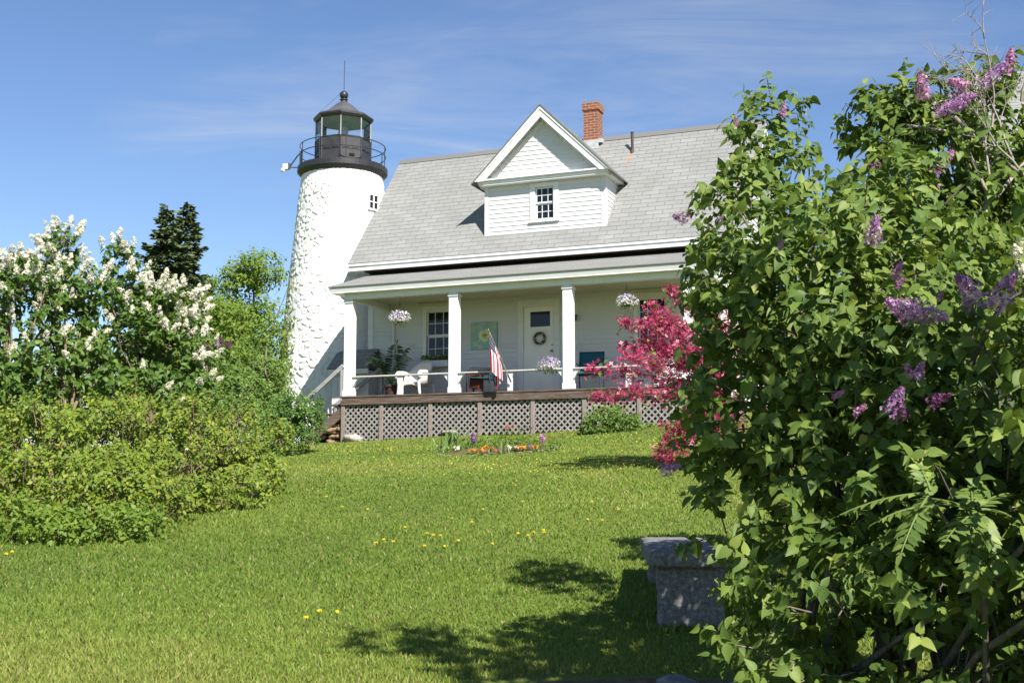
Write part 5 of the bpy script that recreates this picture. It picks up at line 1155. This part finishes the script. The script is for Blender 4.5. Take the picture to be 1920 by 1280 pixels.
# bare soil patch with dry litter
mb = MB(); N_ = 40; c0 = (.62, 5.25)
ring = [(c0[0] + .80*math.cos(a)*(1 + .2*noise.noise((a*1.5, 3, 1))), c0[1] + .40*math.sin(a)*(1 + .25*noise.noise((a*2, 9, 1)))) for a in np.linspace(0, 2*math.pi, N_, endpoint=False)]
vs = [(c0[0], c0[1], gz(*c0) + .012)]
for f in (.33, .66, 1.0):
    for (a, b_) in ring:
        x, y = c0[0] + (a - c0[0])*f, c0[1] + (b_ - c0[1])*f; vs.append((x, y, gz(x, y) + (.014 if f < 1 else .004) + .012*noise.noise((x*9, y*9, 0))))
fs = [(0, 1 + i, 1 + (i+1) % N_) for i in range(N_)] + [(1 + k*N_ + i, 1 + (k+1)*N_ + i, 1 + (k+1)*N_ + (i+1) % N_, 1 + k*N_ + (i+1) % N_) for k in range(2) for i in range(N_)]
mb.add(vs, fs); tag(mb.build('bare_ground', M['soil'], smooth=True), kind='structure')

# ------------------------------------------------------------------ flower bed
def bedpt(px, py):
    lo, hi = 4.0, 26.0
    for _ in range(50):
        m = (lo + hi)/2; p = at(px, py, m)
        if p.z > gz(p.x, p.y): lo = m
        else: hi = m
    p = at(px, py, lo); return Vector((p.x, p.y, gz(p.x, p.y)))
mb = MB(); c = bedpt(935, 848); N_ = 36; vs = [(c.x, c.y, c.z + .05)]
for f in (.5, 1.0):
    for i in range(N_):
        a = 2*math.pi*i/N_; x = c.x + 1.02*f*math.cos(a); y = c.y + .2 + .62*f*math.sin(a)*(1 + .1*noise.noise((a, 1, 2))); vs.append((x, y, gz(x, y) + (.05 if f < 1 else .006)))
mb.add(vs, [(0, 1+i, 1+(i+1) % N_) for i in range(N_)] + [(1+i, 1+N_+i, 1+N_+(i+1) % N_, 1+(i+1) % N_) for i in range(N_)]); tag(mb.build('flower_bed_soil', M['soil'], smooth=True), kind='structure')
gb = np.random.default_rng(29)
for i in range(17):
    a = R(185 + i*10.5); x = c.x + 1.05*math.cos(a); y = c.y + .2 + .64*math.sin(a); stone('edging_stone', (x, y, gz(x, y) - .005), gb.uniform(.03, .06), (1.5, 1, .5), i*2.1, M['rock'], 'small grey stone edging the front of the flower bed', 'stone', 'stones edging the flower bed')
def sword(px, py, n, h, label, flower=None):
    p = bedpt(px, py); t = empty('iris_plant', p, 0, label, 'plant')
    D = np.stack([gb.normal(0, .22, n), gb.normal(0, .22, n), np.ones(n)], 1); P = np.stack([gb.normal(0, .07, n), gb.normal(0, .05, n), np.zeros(n)], 1)
    tv = np.array([(-.045,0,0), (.045,0,0), (-.05,.5,0), (.05,.5,0), (-.03,.85,-.05), (.03,.85,-.05), (0,1,-.12)]); tf = np.array([(0,1,2),(1,3,2),(2,3,4),(3,5,4),(4,5,6)])
    V, Fc, r = scatter(tv, tf, P, D, rdir(n, gb), gb.uniform(.6, 1, n)*h); mesh_obj('leaves', np_mesh('leaves', V, Fc, M['iris_leaf'], r), t)
    if flower:
        mb = MB(); mb.tube([(.02, 0, 0), (.03, 0, h*1.02)], .006, 5); mb.build('stem', M['iris_leaf'], t)
        k = 40; Df = rdir(k, gb); Pf = Df*np.array([.04, .04, .075]) + np.array([.03, 0, h*1.02]); V, Fc, r = scatter(FTV, FTF, Pf, rdir(k, gb), Df, .032); mesh_obj('flower', np_mesh('flower', V, Fc, M[flower], r), t)
sword(826, 848, 14, .32, 'pale sword-leaved iris clump at the left end of the flower bed'); sword(852, 838, 22, .46, 'tall iris clump without blooms behind the white pansy'); sword(884, 848, 12, .24, 'iris with one tall purple bloom in the flower bed', 'fl_purple'); sword(942, 852, 12, .26, 'grey-green iris leaves in the middle of the flower bed'); sword(1014, 840, 10, .17, 'pink-flowered plant at the right of the flower bed', 'fl_pink')
def leafy(px, py, w, h, n, label, fl=None, nf=0, fs=.03, name='bedding_plant'):
    p = bedpt(px, py); t = empty(name, p, 0, label, 'plant'); P = gb.normal(0, 1, (n, 3))*np.array([w*.45, w*.35, h*.25]) + np.array([0, 0, h*.5]); P[:, 2] = np.clip(P[:, 2], .01, h)
    V, Fc, r = scatter(SV, SF, P, rdir(n, gb) + np.array([0, 0, .4]), rdir(n, gb) + np.array([0, 0, .6]), gb.uniform(.035, .07, n)); mesh_obj('leaves', np_mesh('leaves', V, Fc, M['leaf_green'], r), t)
    if fl:
        Pf = gb.normal(0, 1, (nf, 3))*np.array([min(w, .14)*.3, .03, .015]) + np.array([0, -.03, h]); V, Fc, r = scatter(FTV, FTF, Pf, rdir(nf, gb), rdir(nf, gb)*.5 + np.array([0, -.8, .6]), fs); mesh_obj('flowers', np_mesh('flowers', V, Fc, M[fl], r), t)
leafy(955, 843, .42, .40, 150, 'leafy dark plant with one red bloom on top in the flower bed', 'fl_red', 7, .035)
for (px, py, fl, lab, nf) in ((859,850,'fl_cream','white pansies beside the tall iris clump',9), (884,853,'fl_orange','orange pansies below the purple iris',9), (899,855,'fl_orange','single small orange pansy clump at the bed front',6), (907,848,'fl_orange','orange pansies right of the purple iris, set further back',9), (920,851,'fl_red','red and cream pansies at the front middle of the bed',8), (962,849,'fl_cream','white pansy next to the dark violet pansies',7), (968,848,'fl_purple','dark violet pansies between the white and orange ones',9), (980,848,'fl_orange','large orange pansy clump right of the violet pansies',11), (995,846,'fl_purple','violet pansies near the right end of the bed',7), (1006,848,'fl_orange','rightmost orange pansies in the bed',8)):
    leafy(px, py, .14, .09, 30, lab, fl, nf, .032, 'pansy')
for q_ in ((870, 845, 'low grey-green plant left of the purple iris'), (985, 841, 'low grey-green plant behind the orange pansies'), (895, 843, 'leafy green plant right behind the purple iris')):
    leafy(q_[0], q_[1], .34, .19, 110, q_[2])
leafy(840, 850, .3, .14, 70, 'low green foliage plant at the left front of the bed'); leafy(1030, 846, .3, .16, 80, 'low green foliage plant at the right end of the bed'); leafy(925, 840, .35, .2, 90, 'green foliage plant at the back middle of the bed')

# yellow wildflowers: the far sprinkling is uncountable, the nearer dandelions are things
gy = np.random.default_rng(41); P = []
for (px0, px1, py0, py1, k) in ((560,830,835,880,70), (1000,1235,815,890,330), (830,1050,862,890,80), (600,1240,880,920,40), (590,760,838,850,40), (900,1100,808,822,40)):
    for _ in range(k):
        p = bedpt(gy.uniform(px0, px1), gy.uniform(py0, py1)); P.append((p.x, p.y, p.z + gy.uniform(.03, .07)))
P = np.array(P); n = len(P); V, Fc, r = scatter(FTV, FTF, P, rdir(n, gy), rdir(n, gy)*.4 + np.array([0, -.3, 1]), gy.uniform(.008, .015, n))
tag(mesh_obj('buttercups', np_mesh('buttercups', V, Fc, M['fl_yellow'], r)), 'sprinkling of tiny yellow buttercups in the grass around the flower bed', 'wildflowers', kind='stuff')
dm = MB(); dm.tube([(0,0,0), (.004,0,.075)], .003, 5); dv = []
n = 26; Df = rdir(n, gy); Df[:, 2] = np.abs(Df[:, 2]); V, Fc, r = scatter(FTV, FTF, Df*np.array([.009, .009, .005]) + np.array([.004, 0, .056]), rdir(n, gy), Df + np.array([0, 0, .5]), .009)
hm = np_mesh('flower_head', V, Fc, M['fl_yellow'], r); first = True; sme = None
for (px, py) in ((575,1176), (600,1163), (632,1165), (706,1030), (718,1024), (738,1028), (800,1012), (812,1015), (826,1016), (858,1026), (884,990), (846,983), (972,1012), (990,1016), (1000,1010), (1018,1006), (1020,1010), (923,1032), (795,1036), (834,1037), (640,960), (612,940), (10,1052), (22,1048), (1102,985), (1130,986), (905,965), (760,1000), (690,965), (1160,965), (1110,950), (980,950)):
    p = bedpt(px, py); t = empty('dandelion', p, float(gy.uniform(0, 6)), 'yellow dandelion scattered in the open lawn', 'dandelion', 'dandelions in the lawn')
    mesh_obj('flower_head', hm, t)
    if sme is None:
        so = MB(); so.tube([(0,0,0), (.004,0,.055)], .003, 5); o = so.build('stem', M['iris_leaf'], t); sme = o.data
    else: mesh_obj('stem', sme, t)

# ------------------------------------------------------------------ sky and sun
SUN_AZ, SUN_EL = 26, 44
w = bpy.data.worlds.new('World'); scene.world = w; w.use_nodes = True; nt = w.node_tree; bg = nt.nodes['Background']
sky = nt.nodes.new('ShaderNodeTexSky'); sky.sky_type = 'NISHITA'; sky.sun_disc = False; sky.sun_elevation = R(SUN_EL); sky.sun_rotation = R(180 - SUN_AZ); sky.air_density = 1.0; sky.dust_density = .0; sky.ozone_density = 3.0
tc = nt.nodes.new('ShaderNodeTexCoord'); sp = nt.nodes.new('ShaderNodeSeparateXYZ'); nt.links.new(tc.outputs['Generated'], sp.inputs[0])
def wm(op, a, b_):
    o = nt.nodes.new('ShaderNodeMath'); o.operation = op
    for s, v in ((o.inputs[0], a), (o.inputs[1], b_)):
        if isinstance(v, (int, float)): s.default_value = v
        else: nt.links.new(v, s)
    return o.outputs[0]
zz = wm('ADD', wm('MAXIMUM', sp.outputs['Z'], 0.0), .12)
cx = wm('DIVIDE', sp.outputs['X'], zz); cy = wm('DIVIDE', sp.outputs['Y'], zz)
cmb = nt.nodes.new('ShaderNodeCombineXYZ'); nt.links.new(wm('MULTIPLY', cx, .8), cmb.inputs[0]); nt.links.new(wm('MULTIPLY', cy, 1.5), cmb.inputs[1])
rot = nt.nodes.new('ShaderNodeMapping'); rot.inputs['Rotation'].default_value = (0, 0, R(24)); rot.inputs['Location'].default_value = (3.3, 1.2, 0); nt.links.new(cmb.outputs[0], rot.inputs['Vector'])
n1 = nt.nodes.new('ShaderNodeTexNoise'); n1.inputs['Scale'].default_value = .75; n1.inputs['Detail'].default_value = 9; n1.inputs['Roughness'].default_value = .58; n1.inputs['Distortion'].default_value = .7; nt.links.new(rot.outputs[0], n1.inputs['Vector'])
cr_ = nt.nodes.new('ShaderNodeValToRGB'); cr_.color_ramp.elements[0].position = .53; cr_.color_ramp.elements[0].color = (0,0,0,1); cr_.color_ramp.elements[1].position = .82; cr_.color_ramp.elements[1].color = (.7,.7,.7,1); nt.links.new(n1.outputs['Fac'], cr_.inputs[0])
hs = nt.nodes.new('ShaderNodeHueSaturation'); hs.inputs['Hue'].default_value = .507; hs.inputs['Saturation'].default_value = 1.08; hs.inputs['Value'].default_value = 1.40; nt.links.new(sky.outputs[0], hs.inputs['Color'])
rot2 = nt.nodes.new('ShaderNodeMapping'); rot2.inputs['Rotation'].default_value = (0, 0, R(35)); rot2.inputs['Scale'].default_value = (1.2, 1.9, 1); rot2.inputs['Location'].default_value = (1.3, 4.2, 0); nt.links.new(cmb.outputs[0], rot2.inputs['Vector'])
n2 = nt.nodes.new('ShaderNodeTexNoise'); n2.inputs['Scale'].default_value = 1.3; n2.inputs['Detail'].default_value = 10; n2.inputs['Roughness'].default_value = .62; n2.inputs['Distortion'].default_value = 1.9; nt.links.new(rot2.outputs[0], n2.inputs['Vector'])
c2_ = nt.nodes.new('ShaderNodeValToRGB'); c2_.color_ramp.elements[0].position = .36; c2_.color_ramp.elements[0].color = (.03,.03,.03,1); c2_.color_ramp.elements[1].position = .72; c2_.color_ramp.elements[1].color = (1,1,1,1); nt.links.new(n2.outputs['Fac'], c2_.inputs[0])
cm_ = wm('MULTIPLY', cr_.outputs[0], c2_.outputs[0])
mx = nt.nodes.new('ShaderNodeMix'); mx.data_type = 'RGBA'; nt.links.new(cm_, mx.inputs[0]); nt.links.new(hs.outputs[0], mx.inputs[6]); mx.inputs[7].default_value = (7.0, 7.2, 7.6, 1)
nt.links.new(mx.outputs[2], bg.inputs['Color']); bg.inputs['Strength'].default_value = .050
sl = bpy.data.lights.new('sun', 'SUN'); sl.energy = 5.0; sl.angle = R(.53); sl.color = (1, .955, .88); so = bpy.data.objects.new('sun', sl); link(so)
az = R(SUN_AZ); S = Vector((math.sin(az)*math.cos(R(SUN_EL)), -math.cos(az)*math.cos(R(SUN_EL)), math.sin(R(SUN_EL)))); so.rotation_euler = S.to_track_quat('Z', 'Y').to_euler(); so.location = (10, -10, 20)
vs_ = scene.view_settings; vs_.view_transform = 'Standard'; vs_.look = 'None'; vs_.exposure = 1.10; vs_.gamma = 1
scene.render.engine = 'CYCLES'; scene.cycles.max_bounces = 8; scene.cycles.transparent_max_bounces = 12
scene.render.resolution_x = 1024; scene.render.resolution_y = 682
